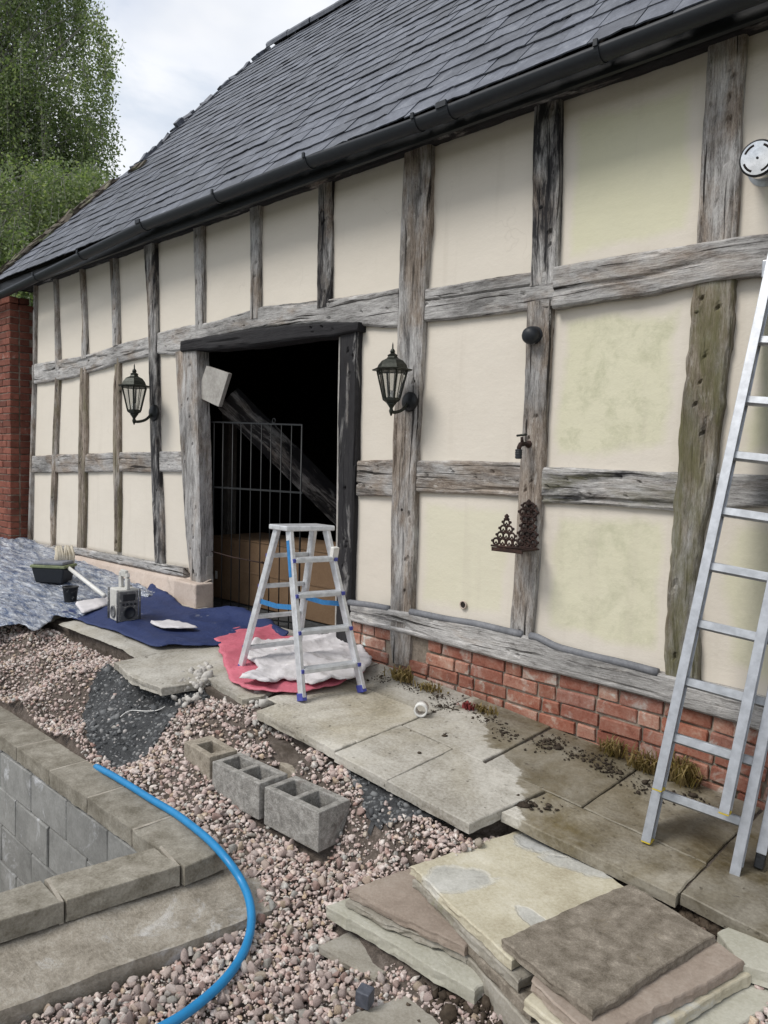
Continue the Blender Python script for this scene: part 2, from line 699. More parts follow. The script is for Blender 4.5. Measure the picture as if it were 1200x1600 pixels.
def m_sheet(name, base, paint, amount, scale, rough=.45, bump=.5, stretch=(1, 1, 1), soft=.07):
    """plastic or cotton dust sheet with dried paint on it"""
    g = G(name, rough, 0, .5)
    co = g.coord('Object', scale=stretch)
    n = g.noise(co, scale, 6, .68, .6)
    n3 = g.noise(co, scale * 5, 5, .7)
    f = g.math('ADD', g.math('MULTIPLY', n, .75), g.math('MULTIPLY', n3, .25))
    b = g.mix(g.noise(co, 6, 4), tuple(c * .75 for c in base), tuple(min(1, c * 1.25) for c in base))
    t = .72 - amount * .45
    c = g.mix(g.ramp(f, [(t, 0.0), (t + soft, 1.0)]), b, paint)
    h = g.noise(co, 18, 6, .65, .8)
    return g.done(c, None, g.bump(h, bump, .02))


MT = {}
MT['timber'] = m_timber()
MT['plaster'] = m_plaster()
MT['path'] = m_path()
MT['brick'] = rocky('red_brick', [(.15, .06, .044), (.27, .105, .072), (.33, .165, .122), (.40, .27, .22)], 13, 90, .24, (.44, .385, .34), 8, .54, bump=.9,
                    hue=[(0, (1, .95, .9)), (.3, (1, 1, 1)), (.5, (.70, .58, .56)), (.66, (1.0, .9, .8)), (.8, (1.15, 1.75, 1.95)), (.9, (.6, .6, .65)), (1, (1.2, 1.5, 1.5))])
MT['brickold'] = rocky('old_red_brick', [(.095, .034, .024), (.165, .056, .038), (.22, .09, .062)], 11, 80, .3, (.32, .25, .22), 6, .62, bump=.6)
MT['mortar'] = rocky('lime_mortar', [(.15, .12, .095), (.25, .21, .17), (.36, .31, .26)], 12, 80, 0, (.10, .085, .06), 4, .5)
MT['slate'] = rocky('blue_grey_slate', [(.034, .038, .050), (.060, .066, .084), (.094, .102, .126), (.17, .18, .20)], 7, 45, .30, (.30, .31, .30), 26, .66, rough=.50, bump=.5, bdist=.004, spec=.5)
MT['slatestuff'] = rocky('blue_grey_slate_far', [(.034, .038, .050), (.060, .066, .084), (.094, .102, .126), (.17, .18, .20)], 7, 45, .30, (.30, .31, .30), 26, .66, rough=.50, bump=.5, bdist=.004, spec=.5, island=True, kind='Position')
MT['mosstile'] = rocky('mossy_clay_tile', [(.035, .03, .025), (.075, .062, .048), (.13, .11, .085)], 9, 60, .3, (.16, .17, .10), 8, .52, island=True, kind='Position')
MT['black_plastic'] = plain('black_plastic', (.013, .016, .021), .52, spec=.4)
MT['black_metal'] = plain('black_painted_metal', (.012, .013, .014), .45, .2, .1)
MT['lantern'] = plain('dark_green_bronze', (.025, .028, .022), .42, .5, .2, 60, .4)
MT['rust'] = rocky('rusty_cast_iron', [(.012, .008, .008), (.03, .017, .014), (.07, .035, .025)], 20, 90, 0, rough=.75)
MT['alu'] = plain('worn_aluminium', (.43, .445, .47), .42, .8, .08, 30, .12)
MT['alu_step'] = plain('bright_worn_aluminium', (.64, .65, .67), .38, .45, .1, 26, .14)
MT['alu_step2'] = plain('bright_ridged_aluminium', (.58, .59, .60), .42, .45, .14, 20, .16)
MT['alu2'] = plain('dull_aluminium', (.44, .455, .475), .42, .8, .12, 22, .16)
MT['steel'] = plain('polished_steel', (.72, .72, .72), .12, 1.0)
MT['lead'] = rocky('grey_lead', [(.10, .105, .115), (.16, .165, .18), (.22, .225, .24)], 10, 60, 0, rough=.55, bump=.3)
MT['concrete'] = rocky('damp_coping_concrete', [(.10, .088, .066), (.18, .163, .13), (.26, .24, .20), (.36, .34, .29)], 9, 110, .10, (.30, .28, .24), 4, .62, bump=.6)
MT['wallblock'] = rocky('pool_block', [(.15, .15, .145), (.23, .23, .22), (.31, .31, .30)], 5, 70, .12, (.52, .53, .55), 4, .56, bump=.5)
MT['footing'] = rocky('pale_footing_concrete', [(.15, .13, .10), (.29, .26, .215), (.43, .40, .35)], 7, 70, 0, (.52, .51, .50), 3.2, .54, bump=1.0, bdist=.018)
MT['cinder'] = rocky('grey_aggregate_block', [(.11, .105, .096), (.265, .255, .235), (.46, .445, .42)], 30, 150, .08, (.15, .13, .115), 5, .58, bump=1.0, bdist=.012)
MT['cinder2'] = rocky('buff_aggregate_block', [(.14, .12, .09), (.29, .255, .205), (.43, .39, .325)], 24, 120, .06, bump=1.0, bdist=.012)
MT['earth'] = rocky('bare_soil', [(.055, .045, .037), (.12, .098, .082), (.22, .185, .16)], 30, 160, 0, (.07, .055, .042), 2.2, .55, kind='Position', bump=1.0, bdist=.02)
MT['gritbed'] = rocky('grit_bed', [(.02, .021, .022), (.05, .052, .054), (.09, .093, .095)], 20, 140, 0, kind='Position', bump=1.0, bdist=.015)
MT['grass'] = rocky('rough_grass', [(.03, .035, .016), (.06, .07, .03), (.10, .105, .05)], .8, 12, 0, kind='Position', bump=.6, bdist=.05)
PEB = [(0, (.46, .37, .35)), (.14, (.57, .50, .475)), (.26, (.37, .25, .22)), (.38, (.62, .57, .545)), (.5, (.48, .405, .385)), (.62, (.38, .32, .305)), (.72, (.58, .50, .465)), (.82, (.48, .39, .29)), (.9, (.37, .385, .37)), (1, (.68, .64, .61))]


def m_pebble(name, island):
    g = G(name, .75, 0, .3)
    co = g.coord('Object')
    r = g.island() if island else g.rnd()
    rr = g.new('ShaderNodeValToRGB')
    c = g.mix(1.0, g.ramp(r, PEB), (1.02, 1.0, .98), 'MULTIPLY')
    n = g.noise(co, 45, 5, .7)
    n2 = g.noise(co, 160, 3, .6)
    f = g.math('ADD', g.math('MULTIPLY', n, .6), g.math('MULTIPLY', n2, .4))
    c = g.mix(1.0, c, g.ramp(f, [(.36, (.55, .48, .46)), (.5, (.92, .89, .87)), (.62, (1.25, 1.25, 1.25))]), 'MULTIPLY')
    c = g.mix(g.ramp(n, [(.52, 0.0), (.68, .55)]), c, (.50, .455, .42))
    return g.done(c, None, g.bump(f, .9, .006))


MT['pebble'] = m_pebble('pink_pebble', False)
MT['pebbles'] = m_pebble('pink_pebbles', True)
g_ = G('dark_grit', .8, 0, .25)
MT['grit'] = g_.done(g_.ramp(g_.island(), [(0, (.05, .052, .055)), (.45, (.11, .114, .118)), (.78, (.18, .184, .184)), (.92, (.26, .255, .25)), (1, (.42, .39, .37))]))
MT['flag_yellow'] = rocky('yellow_sandstone', [(.34, .30, .215), (.44, .405, .31), (.52, .49, .40)], 4, 70, 0, (.43, .45, .45), 3.4, .54, bump=.5, bdist=.01)
MT['flag_brown'] = rocky('grey_brown_sandstone', [(.075, .06, .045), (.15, .128, .10), (.23, .20, .162), (.36, .32, .265)], 17, 190, 0, (.24, .20, .14), 9, .62, bump=1.0, bdist=.008)
MT['flag_red'] = rocky('red_brown_sandstone', [(.19, .15, .12), (.275, .225, .185), (.35, .30, .255)], 4, 90, 0, (.20, .16, .12), 4, .6, bump=.7, bdist=.008)
MT['flag_cream'] = rocky('cream_green_sandstone', [(.28, .27, .21), (.385, .375, .315), (.48, .47, .41)], 4, 80, 0, (.22, .23, .14), 4, .62, bump=.6, bdist=.008)
MT['flag_grey'] = rocky('weathered_grey_sandstone', [(.16, .14, .11), (.27, .25, .21), (.37, .35, .31)], 4, 90, 0, (.20, .20, .11), 3, .62, bump=.7, bdist=.008)
g_ = G('yellow_sandstone_with_grey_crusts', .85, 0, .25)
_p = g_.coord('Position', rnd=False)
_n1, _n2 = g_.noise(_p, 5, 6, .6, .2), g_.noise(_p, 90, 5, .65)
_f = g_.math('ADD', g_.math('MULTIPLY', _n1, .6), g_.math('MULTIPLY', _n2, .4))
_c = g_.ramp(_f, [(.36, (.34, .30, .215)), (.5, (.45, .415, .315)), (.64, (.54, .51, .42))])
_gr = g_.ramp(_f, [(.36, (.26, .265, .26)), (.5, (.38, .385, .375)), (.64, (.48, .48, .465))])
_h = _f
for _q, _sx, _sy, _ro in (((716, 1372), .165, .10, .9), ((868, 1325), .20, .085, .25), ((905, 1352), .16, .07, .3), ((838, 1318), .12, .08, .4), ((840, 1440), .12, .04, -.2)):
    _w = on_z(_q[0], _q[1], .016)
    _m = g_.new('ShaderNodeMapping', vector_type='TEXTURE')
    _m.inputs['Location'].default_value = tuple(_w)
    _m.inputs['Rotation'].default_value = (0, 0, _ro)
    _m.inputs['Scale'].default_value = (_sx, _sy, .3)
    g_.link(_p, _m.inputs[0])
    _l = g_.new('ShaderNodeVectorMath', operation='LENGTH')
    g_.link(_m.outputs[0], _l.inputs[0])
    _d = g_.math('ADD', _l.outputs['Value'], g_.math('MULTIPLY', g_.math('SUBTRACT', g_.noise(_p, 7, 7, .62), .5), 1.2))
    _c = g_.mix(g_.ramp(_d, [(.70, .72), (.95, 0.0)]), _c, _gr)
    _rim = g_.ramp(_d, [(.74, 0.0), (.82, .4), (.92, .0)])
    _c = g_.mix(_rim, _c, (.60, .585, .53))
    _h = g_.math('ADD', _h, g_.math('MULTIPLY', g_.ramp(_d, [(.80, .0), (.90, 1.0)]), .8))
MT['flag_top'] = g_.done(_c, None, g_.bump(_h, .6, .008))
MT['hose'] = plain('blue_water_pipe', (.012, .19, .42), .38, 0, .05, 15, .08, .45)
MT['white_plastic'] = plain('white_plastic', (.66, .65, .62), .45, 0, .1, 30, .1)
MT['yellow_plastic'] = plain('yellow_plastic', (.55, .42, .04), .5)
MT['blue_plastic'] = plain('blue_plastic', (.03, .18, .42), .45)
MT['purple_plastic'] = plain('indigo_plastic', (.06, .07, .30), .45)
MT['tape'] = plain('black_tape', (.013, .014, .016), .3, 0, .6, 50)
MT['inner'] = rocky('painted_shade_interior', [(.012, .010, .009), (.022, .018, .016), (.035, .03, .026)], 5, 40, 0, kind='Position')  # near-black, so the shade indoors and in openings is put into the colour
MT['innerwood'] = rocky('dusty_interior_timber', [(.07, .064, .056), (.135, .125, .112), (.21, .195, .175)], 4, 50, 0)
MT['sawn'] = rocky('pale_sawn_timber', [(.22, .205, .19), (.34, .325, .30), (.46, .44, .41)], 5, 60, 0)
MT['card'] = rocky('brown_cardboard', [(.13, .08, .045), (.17, .108, .062), (.21, .14, .085)], 3, 60, .05, bump=.2)
MT['render'] = rocky('pinkish_render', [(.40, .32, .265), (.50, .415, .355), (.58, .50, .44)], 3, 60, 0, (.30, .25, .20), 3, .6, bump=.6, bdist=.012)
MT['sheet_silver'] = m_sheet('crinkled_plastic_sheet', (.065, .10, .185), (.60, .62, .65), .70, 8.0, .22, 1.0, (.7, 2.6, 1.4), .22)  # pale streaks stand for highlights on the crinkles as well as paint
MT['sheet_silver'].node_tree.nodes['Principled BSDF'].inputs['Metallic'].default_value = .25
MT['sheet_navy'] = m_sheet('navy_dust_sheet', (.010, .023, .092), (.52, .53, .52), .21, 5, .75, .4)
MT['sheet_red'] = m_sheet('red_plastic_sheet', (.52, .13, .175), (.40, .08, .115), .3, 5, .5, .5)
MT['sheet_white'] = m_sheet('white_dust_sheet', (.54, .52, .53), (.62, .60, .60), .4, 6, .8, .4)
MT['bark'] = rocky('pale_bark', [(.05, .045, .04), (.20, .19, .175), (.42, .41, .39)], 3, 30, 0, bump=.5)
MT['leaf_birch'] = m_leaf('birch_leaf', [(.08, .115, .05), (.14, .185, .085), (.20, .24, .13), (.29, .31, .22)])
MT['leaf_green'] = m_leaf('green_leaf', [(.06, .09, .04), (.10, .15, .055), (.15, .20, .085), (.19, .23, .12)])
MT['straw'] = m_leaf('dry_weed', [(.10, .07, .03), (.22, .16, .07), (.30, .23, .11)])
MT['soil_clod'] = rocky('dark_soil_clod', [(.022, .016, .011), (.05, .037, .026), (.09, .07, .05)], 20, 80, .3)
MT['rubble'] = rocky('pale_rubble', [(.30, .28, .25), (.43, .41, .38), (.52, .50, .47)], 14, 70, .15, island=True)
g_ = G('clear_glass', .05, 0, .5)
g_.b.inputs['Transmission Weight'].default_value = .92
g_.b.inputs['IOR'].default_value = 1.1
MT['glass'] = g_.done((.62, .63, .62))
MT['rose'] = plain('dried_red_leaf', (.20, .03, .03), .7)

# ================================================================== THE BARN
BARN = empty('timber_framed_barn', (-5.0, 0.0, .3), 'long half-timbered barn with cream plaster panels, weathered oak posts and slate roof', 'barn')


def interp(st, k, z):
    """st sorted list of tuples; interpolate column k over column -1."""
    a = np.array(st, float)
    o = np.argsort(a[:, -1])
    return np.interp(z, a[o, -1], a[o, k])


def timber(name, rows, proud, char=0.2, moss=0.0, vertical=True, rag=1.0, seed=0, holes=0, res=.010, parent=None, thick=.09, y0=0.0, mat=None, label=None, brown=None):
    """rows: stations (lo, hi, t) in wall metres: t runs along the timber, lo..hi across."""
    rows = sorted(rows, key=lambda r: r[2])
    a = np.array(rows, float)
    t0, t1 = a[0, 2], a[-1, 2]
    L = t1 - t0
    wmean = float(np.mean(a[:, 1] - a[:, 0]))
    nu = max(8, int(L / (res * 1.6)))
    nv = max(8, int(wmean / res))
    t = np.linspace(t0, t1, nu)
    lo = np.interp(t, a[:, 2], a[:, 0])
    hi = np.interp(t, a[:, 2], a[:, 1])
    k = np.ones(3) / 3
    lo = lo + rag * (.011 * fbm(t * 2.2, t * 0 + seed, seed, 3) + .004 * vnoise(t * 24, t * 0, seed + 5))
    hi = hi + rag * (.011 * fbm(t * 2.2, t * 0 + seed + 9, seed + 3, 3) + .004 * vnoise(t * 24, t * 0 + 4, seed + 6))
    s = np.linspace(0, 1, nv)
    T, S = np.meshgrid(t, s, indexing='ij')
    C = lo[:, None] * (1 - S) + hi[:, None] * S
    W = (hi - lo)[:, None]
    d = np.full(T.shape, proud)
    d = d + .0025 * vnoise(T * 2.5, S * W * 110 + seed, seed + 1) + .005 * rag * fbm(T * 1.2, S * W * 7 + seed, seed + 2, 2)
    ck = vnoise(T * 1.2 + seed, S * W * 34 + .35 * fbm(T * 2, S * 2, seed + 4, 2), seed + 8)
    d = d - .014 * np.clip((ck - .33) / .06, 0, 1)
    e = np.minimum(S, 1 - S) * W
    d = d - .010 * np.clip(1 - e / .014, 0, 1) ** 2
    rr = np.random.default_rng(seed + 100)
    for _ in range(holes):
        ht, hs, hr = rr.uniform(t0, t1), rr.uniform(.2, .8), rr.uniform(.004, .008)
        hc = np.interp(ht, t, lo) * (1 - hs) + np.interp(ht, t, hi) * hs
        q = ((T - ht) / 1.4) ** 2 + (C - hc) ** 2
        d = d - .03 * np.exp(-q / hr ** 2)
    Y = y0 - np.maximum(d, .004)
    yb = y0 + thick
    if vertical:
        P = np.stack([C, Y, T], -1)
    else:
        P = np.stack([T, Y, C], -1)
    # close the sides
    Lb = P[:, 0].copy()
    Rb = P[:, -1].copy()
    Lb[:, 1] = yb
    Rb[:, 1] = yb
    P = np.concatenate([Lb[:, None], P, Rb[:, None]], 1)
    UV = np.stack([np.concatenate([T[:, :1], T, T[:, :1]], 1) - t0, np.concatenate([C[:, :1] - .1, C, C[:, -1:] + .1], 1) - lo.mean()], -1)
    n2 = nv + 2
    F = grid_faces(nu, n2)
    if not vertical:
        F = F[:, ::-1]
    V = P.reshape(-1, 3)
    caps = []
    Fl = [tuple(f) for f in F]
    Fl.append(tuple(range(n2)))
    Fl.append(tuple((nu - 1) * n2 + j for j in range(n2)))
    me_o = part(name, V, Fl, mat or MT['timber'], parent or BARN, False, UV.reshape(-1, 2))
    me_o['char'] = float(char)
    me_o['brown'] = float(rr.uniform(.15, .62) if brown is None else brown)
    me_o['moss'] = float(moss)
    if label:
        me_o['label'] = label
    return me_o


def post_px(rows):
    out = []
    for xl, xr, y in rows:
        a, b = on_wall(xl, y, -.032), on_wall(xr, y, -.004)
        out.append((a[0], b[0], (a[2] + b[2]) / 2))
    return out


def rail_px(rows):
    out = []
    for yt, yb, x in rows:
        a, b = on_wall(x, yt, -.022), on_wall(x, yb, -.022)
        out.append((b[2], a[2], (a[0] + b[0]) / 2))
    return out


ZTOP = 3.52


def ext_top(r):
    r = sorted(r, key=lambda q: q[2])
    a, b = r[-2], r[-1]
    w = b[1] - b[0]
    k = (b[0] - a[0]) / max(.2, b[2] - a[2])
    dz = ZTOP - b[2]
    return r + [(b[0] + k * dz, b[0] + k * dz + w, ZTOP)] if dz > 0.02 else r


P1 = ext_top(post_px([(42, 49, 850), (46, 52, 700), (50, 56, 570), (51, 57, 480)]))
S1u = ext_top(post_px([(85, 94, 578), (84, 92, 520), (82, 90, 445)]))
S1l = post_px([(84, 94, 590), (80, 90, 700), (76, 86, 790), (77, 84, 856)])
S2u = ext_top(post_px([(125, 137, 560), (124, 135, 500), (120, 131, 425)]))
S2l = post_px([(123, 137, 575), (121, 136, 680), (120, 134, 800), (118, 132, 862)])
S3u = ext_top(post_px([(174, 187, 540), (172, 185, 470), (169, 182, 398)]))
S3l = post_px([(175, 188, 560), (175, 188, 700), (176, 188, 862)])
P2 = ext_top(post_px([(241, 257, 880), (238, 255, 800), (235, 250, 700), (233, 248, 610), (231, 247, 540), (229, 246, 460), (223, 245, 372)]))
S4u = ext_top(post_px([(303, 319, 515), (302, 320, 430), (300, 320, 342)]))
S5u = ext_top(post_px([(388, 407, 498), (388, 408, 400), (387, 409, 312)]))
S6u = ext_top(post_px([(493, 518, 480), (494, 519, 380), (495, 520, 274)]))
DL = post_px([(303, 318, 956), (298, 317, 900), (290, 318, 838), (282, 315, 700), (277, 312, 610), (274, 311, 548)])
DR = post_px([(524, 550, 1008), (526, 555, 865), (528, 559, 728), (529, 562, 620), (531, 565, 518)])
P3 = ext_top(post_px([(612, 642, 1038), (608, 645, 1000), (609, 648, 900), (610, 652, 800), (613, 655, 690), (618, 660, 600), (622, 667, 450), (625, 674, 360), (632, 677, 225)]))
P4u = ext_top(post_px([(824, 872, 445), (826, 873, 420), (829, 876, 300), (833, 878, 165)]))
P4l = post_px([(794, 832, 996), (801, 841, 900), (807, 849, 800), (815, 855, 650), (822, 865, 470)])
P5u = ext_top(post_px([(1085, 1150, 400), (1086, 1152, 375), (1097, 1161, 190), (1104, 1169, 60)]))
P5l = post_px([(1034, 1096, 1062), (1045, 1092, 900), (1052, 1109, 814), (1059, 1122, 736), (1065, 1128, 660), (1073, 1137, 578), (1076, 1144, 510), (1082, 1148, 430)])
P6 = [(-.42, -.22, .2), (-.40, -.19, 2.0), (-.38, -.17, ZTOP)]
P7 = [(.95, 1.15, .0), (.95, 1.15, ZTOP)]

R1a = rail_px([(570, 600, 50), (558, 588, 120), (538, 568, 185), (523, 555, 236)])
R1b = rail_px([(520, 553, 246), (510, 553, 282), (505, 530, 322), (493, 520, 360), (479, 510, 412), (468, 503, 500), (458, 508, 570), (451, 512, 622)])
R1c = rail_px([(450, 502, 664), (437, 494, 745), (424, 484, 828), (418, 481, 880)])
R1d = rail_px([(417, 482, 868), (405, 470, 940), (392, 460, 1020), (382, 446, 1085), (371, 436, 1150), (365, 430, 1200)]) + [(2.27, 2.46, -.7), (2.27, 2.46, 1.15)]
R2a = rail_px([(712, 739, 48), (709, 738, 120), (706, 737, 186), (706, 738, 236)])
R2b = rail_px([(705, 738, 248), (705, 737, 284)])
R2c = rail_px([(719, 775, 557), (718, 775, 616)])
R2d = rail_px([(719, 770, 650), (721, 774, 745), (723, 777, 812)])
R2e = rail_px([(728, 785, 846), (732, 791, 950), (737, 798, 1062)])
R2f = rail_px([(738, 798, 1118), (742, 792, 1200)]) + [(1.36, 1.53, -.4), (1.36, 1.53, 1.15)]
SLl = rail_px([(848, 857, 44), (857, 868, 128), (869, 881, 187), (878, 892, 240), (886, 902, 288)])
SLr = rail_px([(942, 970, 551), (957, 992, 645), (975, 1018, 740), (996, 1045, 840), (1012, 1051, 870), (1052, 1094, 1034), (1080, 1130, 1157), (1094, 1146, 1200)]) + [(.30, .46, -.3), (.25, .41, 1.15)]

posts = [('corner_post', P1, .030, .1, .1, 1), ('post', P2, .034, .58, .05, 1), ('post', P3, .036, .40, .16, 1),
         ('post', P6, .03, .2, .1, 1), ('post', P7, .03, .2, .1, 1)]
sd = 11
for nm, st, pr, ch, mo, rg in posts:
    sd += 7
    timber(nm, st, pr, ch, mo, True, rg, sd, 6)
for st, ch, mo in ((S1u, .25, .1), (S2u, .25, .2), (S3u, .35, .2), (S4u, .40, 0), (S5u, .30, 0), (S6u, .60, 0),
                   (S1l, .3, .55), (S2l, .3, .6), (S3l, .35, .62)):
    sd += 7
    timber('stud', st, .026, ch, mo, True, 1.0, sd, 6, brown=.15 + .6 * (mo > .5) + .4 * float(RNG.uniform(0, 1)))
timber('post', P4u, .028, .60, .05, True, .8, 301, 5)
timber('post', P4l, .030, .12, .28, True, .8, 308, 6)
timber('post', P5u, .030, .22, .05, True, .8, 315, 8)
timber('post', P5l, .032, .42, .78, True, 2.2, 322, 9, brown=.65, label='wide oak post with a green stain and a waney left edge')
timber('door_post', DL, .040, .34, .05, True, 1.2, 330, 16)
timber('door_post', DR, .040, .74, .05, True, 1.0, 336, 10, label='dark stained door post')
# rails
for st, pr, ch, mo in ((R1a, .022, .2, .1), (R1b, .024, .2, .0), (R1c, .024, .05, .0), (R2a, .018, .25, .2), (R2b, .018, .1, 0),
                       (R2c, .02, .25, 0), (R2d, .02, .12, .05), (R2e, .02, .46, .55), (R2f, .02, .4, .2)):
    sd += 7
    timber('rail', st, pr, ch, mo, False, .9, sd, 8)
timber('rail', R1d, .048, .25, .08, False, 1.0, 401, 6)
timber('sill_beam', SLl, .035, .2, .3, False, 1.3, 411, 8, thick=.10)
timber('sill_beam', SLr, .046, .12, .1, False, .25, 417, 6, thick=.10, brown=.15)
# charred lintel over the doorway
LT = rail_px([(534, 551, 288), (524, 547, 340), (514, 541, 400), (508, 533, 460), (504, 525, 531), (503, 518, 566)])
timber('door_lintel', LT, .062, 1.25, 0, False, 1.0, 431, 4, label='blackened oak lintel')
# wall plate under the eaves
timber('wall_plate', [(3.40, 3.56, -9.2), (3.40, 3.56, 1.2)], .045, .75, 0, False, .8, 437, 10)


def xc(st, z):
    return .5 * (interp(st, 0, z) + interp(st, 1, z))


R1 = sorted(R1a + R1b + R1c + R1d, key=lambda r: r[2])
R2 = sorted(R2a + R2b + R2c + R2d + R2e + R2f, key=lambda r: r[2])
SL = sorted(SLl + [(.40, .50, -5.3)] + SLr, key=lambda r: r[2])


def rc(st, x):
    return .5 * (interp(st, 0, x) + interp(st, 1, x))


def panel(pl, prr, zb, zt, patch=0.0, algae=0.0, seed=0):
    nu = nv = 14
    U, Vv = np.meshgrid(np.linspace(0, 1, nu), np.linspace(0, 1, nv), indexing='ij')
    z = np.full(U.shape, 1.0)
    x = np.zeros(U.shape)
    zz = (zb(-4) if callable(zb) else zb)
    # iterate: x depends on z, z on x
    x0, x1 = xc(pl, 2.0), xc(prr, 2.0)
    x = x0 + (x1 - x0) * U
    for _ in range(3):
        lo = np.array([[zb(v) for v in r] for r in x])
        hi = np.array([[zt(v) for v in r] for r in x])
        z = lo + (hi - lo) * Vv
        x = (1 - U) * xc(pl, z) + U * xc(prr, z)
    y = .014 + .010 * fbm(x * 1.6 + seed, z * 1.6, 50 + seed, 3)
    P = np.stack([x, y, z], -1).reshape(-1, 3)
    B = P.copy()
    B[:, 1] = .085
    F = grid_faces(nu, nv)
    n = len(P)
    Fl = [tuple(f) for f in F] + [tuple(int(i) + n for i in f[::-1]) for f in F]
    bd = [i * nv for i in range(nu)] + [(nu - 1) * nv + j for j in range(1, nv)] + [i * nv + nv - 1 for i in range(nu - 2, -1, -1)] + [j for j in range(nv - 2, 0, -1)]
    for i in range(len(bd)):
        a, b = bd[i], bd[(i + 1) % len(bd)]
        Fl.append((b, a, a + n, b + n))
    uv = np.concatenate([np.stack([U, Vv], -1).reshape(-1, 2)] * 2)
    o = part('plaster_panel', np.concatenate([P, B]), Fl, MT['plaster'], BARN, True, uv)
    o['patch'] = float(patch)
    o['algae'] = float(algae)
    return o


top = [P1, S1u, S2u, S3u, P2, S4u, S5u, S6u, P3, P4u, P5u, P6, P7]
for i in range(len(top) - 1):
    panel(top[i], top[i + 1], lambda x: rc(R1, x), lambda x: 3.46, {9: .85, 10: .9, 11: .8}.get(i, 0), {9: .15, 10: .2}.get(i, 0), i)
left = [P1, S1l, S2l, S3l, P2, DL]
right = [DR, P3, P4l, P5l, P6, P7]
for cols in (left, right):
    for i in range(len(cols) - 1):
        k = (cols is right) * 10 + i
        panel(cols[i], cols[i + 1], lambda x: rc(R2, x), lambda x: rc(R1, x), {12: .8, 13: .8, 14: .7}.get(k, 0), {12: 1.0, 13: .6}.get(k, 0), 20 + k)
        panel(cols[i], cols[i + 1], lambda x: rc(SL, x), lambda x: rc(R2, x), {11: .55, 12: .75, 13: .7}.get(k, 0), {12: .8, 13: .5}.get(k, 0), 40 + k)

# plinth: brick courses under the right-hand sill, rendered stone under the left-hand one
def brick_mesh(L, H, D, seed, mat):
    r = np.random.default_rng(seed)
    b = bmesh.new()
    bmesh.ops.create_cube(b, size=1)
    bmesh.ops.scale(b, vec=(L, D, H), verts=b.verts)
    bmesh.ops.bevel(b, geom=b.edges[:], offset=.005, segments=1, affect='EDGES')
    for v in b.verts:
        v.co += Vector(r.normal(0, .0018, 3))
    me = bpy.data.meshes.new('brick')
    b.to_mesh(me)
    b.free()
    me.materials.append(mat)
    return me


BL, BH, BC = .215, .066, .077
full = [brick_mesh(BL, BH, .10, 60 + i, MT['brick']) for i in range(5)]
half = [brick_mesh(.103, BH, .10, 70 + i, MT['brick']) for i in range(4)]
SLrs = sorted(SLr, key=lambda r: r[2])
for row in range(6):
    x = -3.79 - (.11 if row % 2 else 0) + RNG.uniform(0, .05)
    k = 0
    while x < 1.1:
        hb = (k + row) % 3 == 1
        L = .103 if hb else BL
        xm = x + L / 2
        zt = interp(SLrs, 0, xm) - .004
        z = zt - BH / 2 - row * BC - .003 + RNG.normal(0, .0015)
        sl = (interp(SLrs, 0, xm + .1) - interp(SLrs, 0, xm - .1)) / .2
        gz = float(path_z(xm, 0))
        if z > gz - .06 and xm > -3.78 and not (interp(P3, 0, .35) - .02 < xm < interp(P3, 1, .35) + .02 and z > .24):
            put('brick', random.choice(half if hb else full), BARN, (xm, .036 + RNG.normal(0, .003), z), (RNG.normal(0, .01), -math.atan(sl), RNG.normal(0, .012)))
        x += L + .011
        k += 1
xs = np.linspace(-3.74, 1.15, 40)
V = []
for xx in xs:
    zt = interp(SLrs, 0, xx) + .02
    V += [(xx, .0, -.6), (xx, .0, zt), (xx, .12, zt), (xx, .12, -.6)]
V = np.array(V)
V[:, 1] += np.where(V[:, 1] < .05, .004 * vnoise(V[:, 0] * 20, V[:, 2] * 20, 3), 0)
F = []
for i in range(len(xs) - 1):
    for j in range(4):
        a, b = i * 4 + j, i * 4 + (j + 1) % 4
        F.append((a, b, b + 4, a + 4))
F += [(3, 2, 1, 0), tuple(len(V) - 4 + j for j in range(4))]
part('mortar_bed', V, F, MT['mortar'], BARN)
# left plinth of rough render, standing a little proud
nu, nv = 130, 22
U, W = np.meshgrid(np.linspace(-9.12, -5.40, nu), np.linspace(0, 1, nv), indexing='ij')
zt = interp(sorted(SLl, key=lambda r: r[2]), 0, U)
Z = -.1 + (zt + .012 + .1) * W
Y = -.05 - .03 * fbm(U * 3, Z * 4, 5, 4) - .05 * np.clip((.95 - W) * 3, 0, 1)
Y = np.where(W > .985, .06, Y)
P = np.stack([U, Y, Z], -1).reshape(-1, 3)
part('rendered_plinth', P, [tuple(f) for f in grid_faces(nu, nv)], MT['render'], BARN, True)
mb = MB()
c = on_wall(306, 925)
mb.box((c[0] + .02, -.035, .36), (.34, .17, .32)).build('plinth_stone', MT['render'], BARN, bevel=.012)
# lead flashing strips on top of the right-hand sill
for x0, x1 in ((551, 613), (647, 822), (834, 1033)):
    a = on_wall(x0, np.interp(x0, [551, 645, 740, 840, 870, 1034], [940, 956, 974, 995, 1009, 1050]))[0]
    b = on_wall(x1, np.interp(x1, [551, 645, 740, 840, 870, 1034], [940, 956, 974, 995, 1009, 1050]))[0]
    pts = [(x, -.030 + .003 * math.sin(x * 9), float(interp(SLrs, 1, x)) + .003 + .002 * math.sin(x * 14)) for x in np.linspace(a, b, 16)]
    MB().tube(pts, .021, 8).build('lead_flashing', MT['lead'], BARN, True)

# back, gables and floor of the barn, seen only through the doorway
IN = [(-9.1, 5.9, .08, 3.4)]
def slab(name, x0, x1, y0, y1, z0, z1, mat, parent=BARN):
    return MB().box(((x0 + x1) / 2, (y0 + y1) / 2, (z0 + z1) / 2), (x1 - x0, y1 - y0, z1 - z0)).build(name, mat, parent)


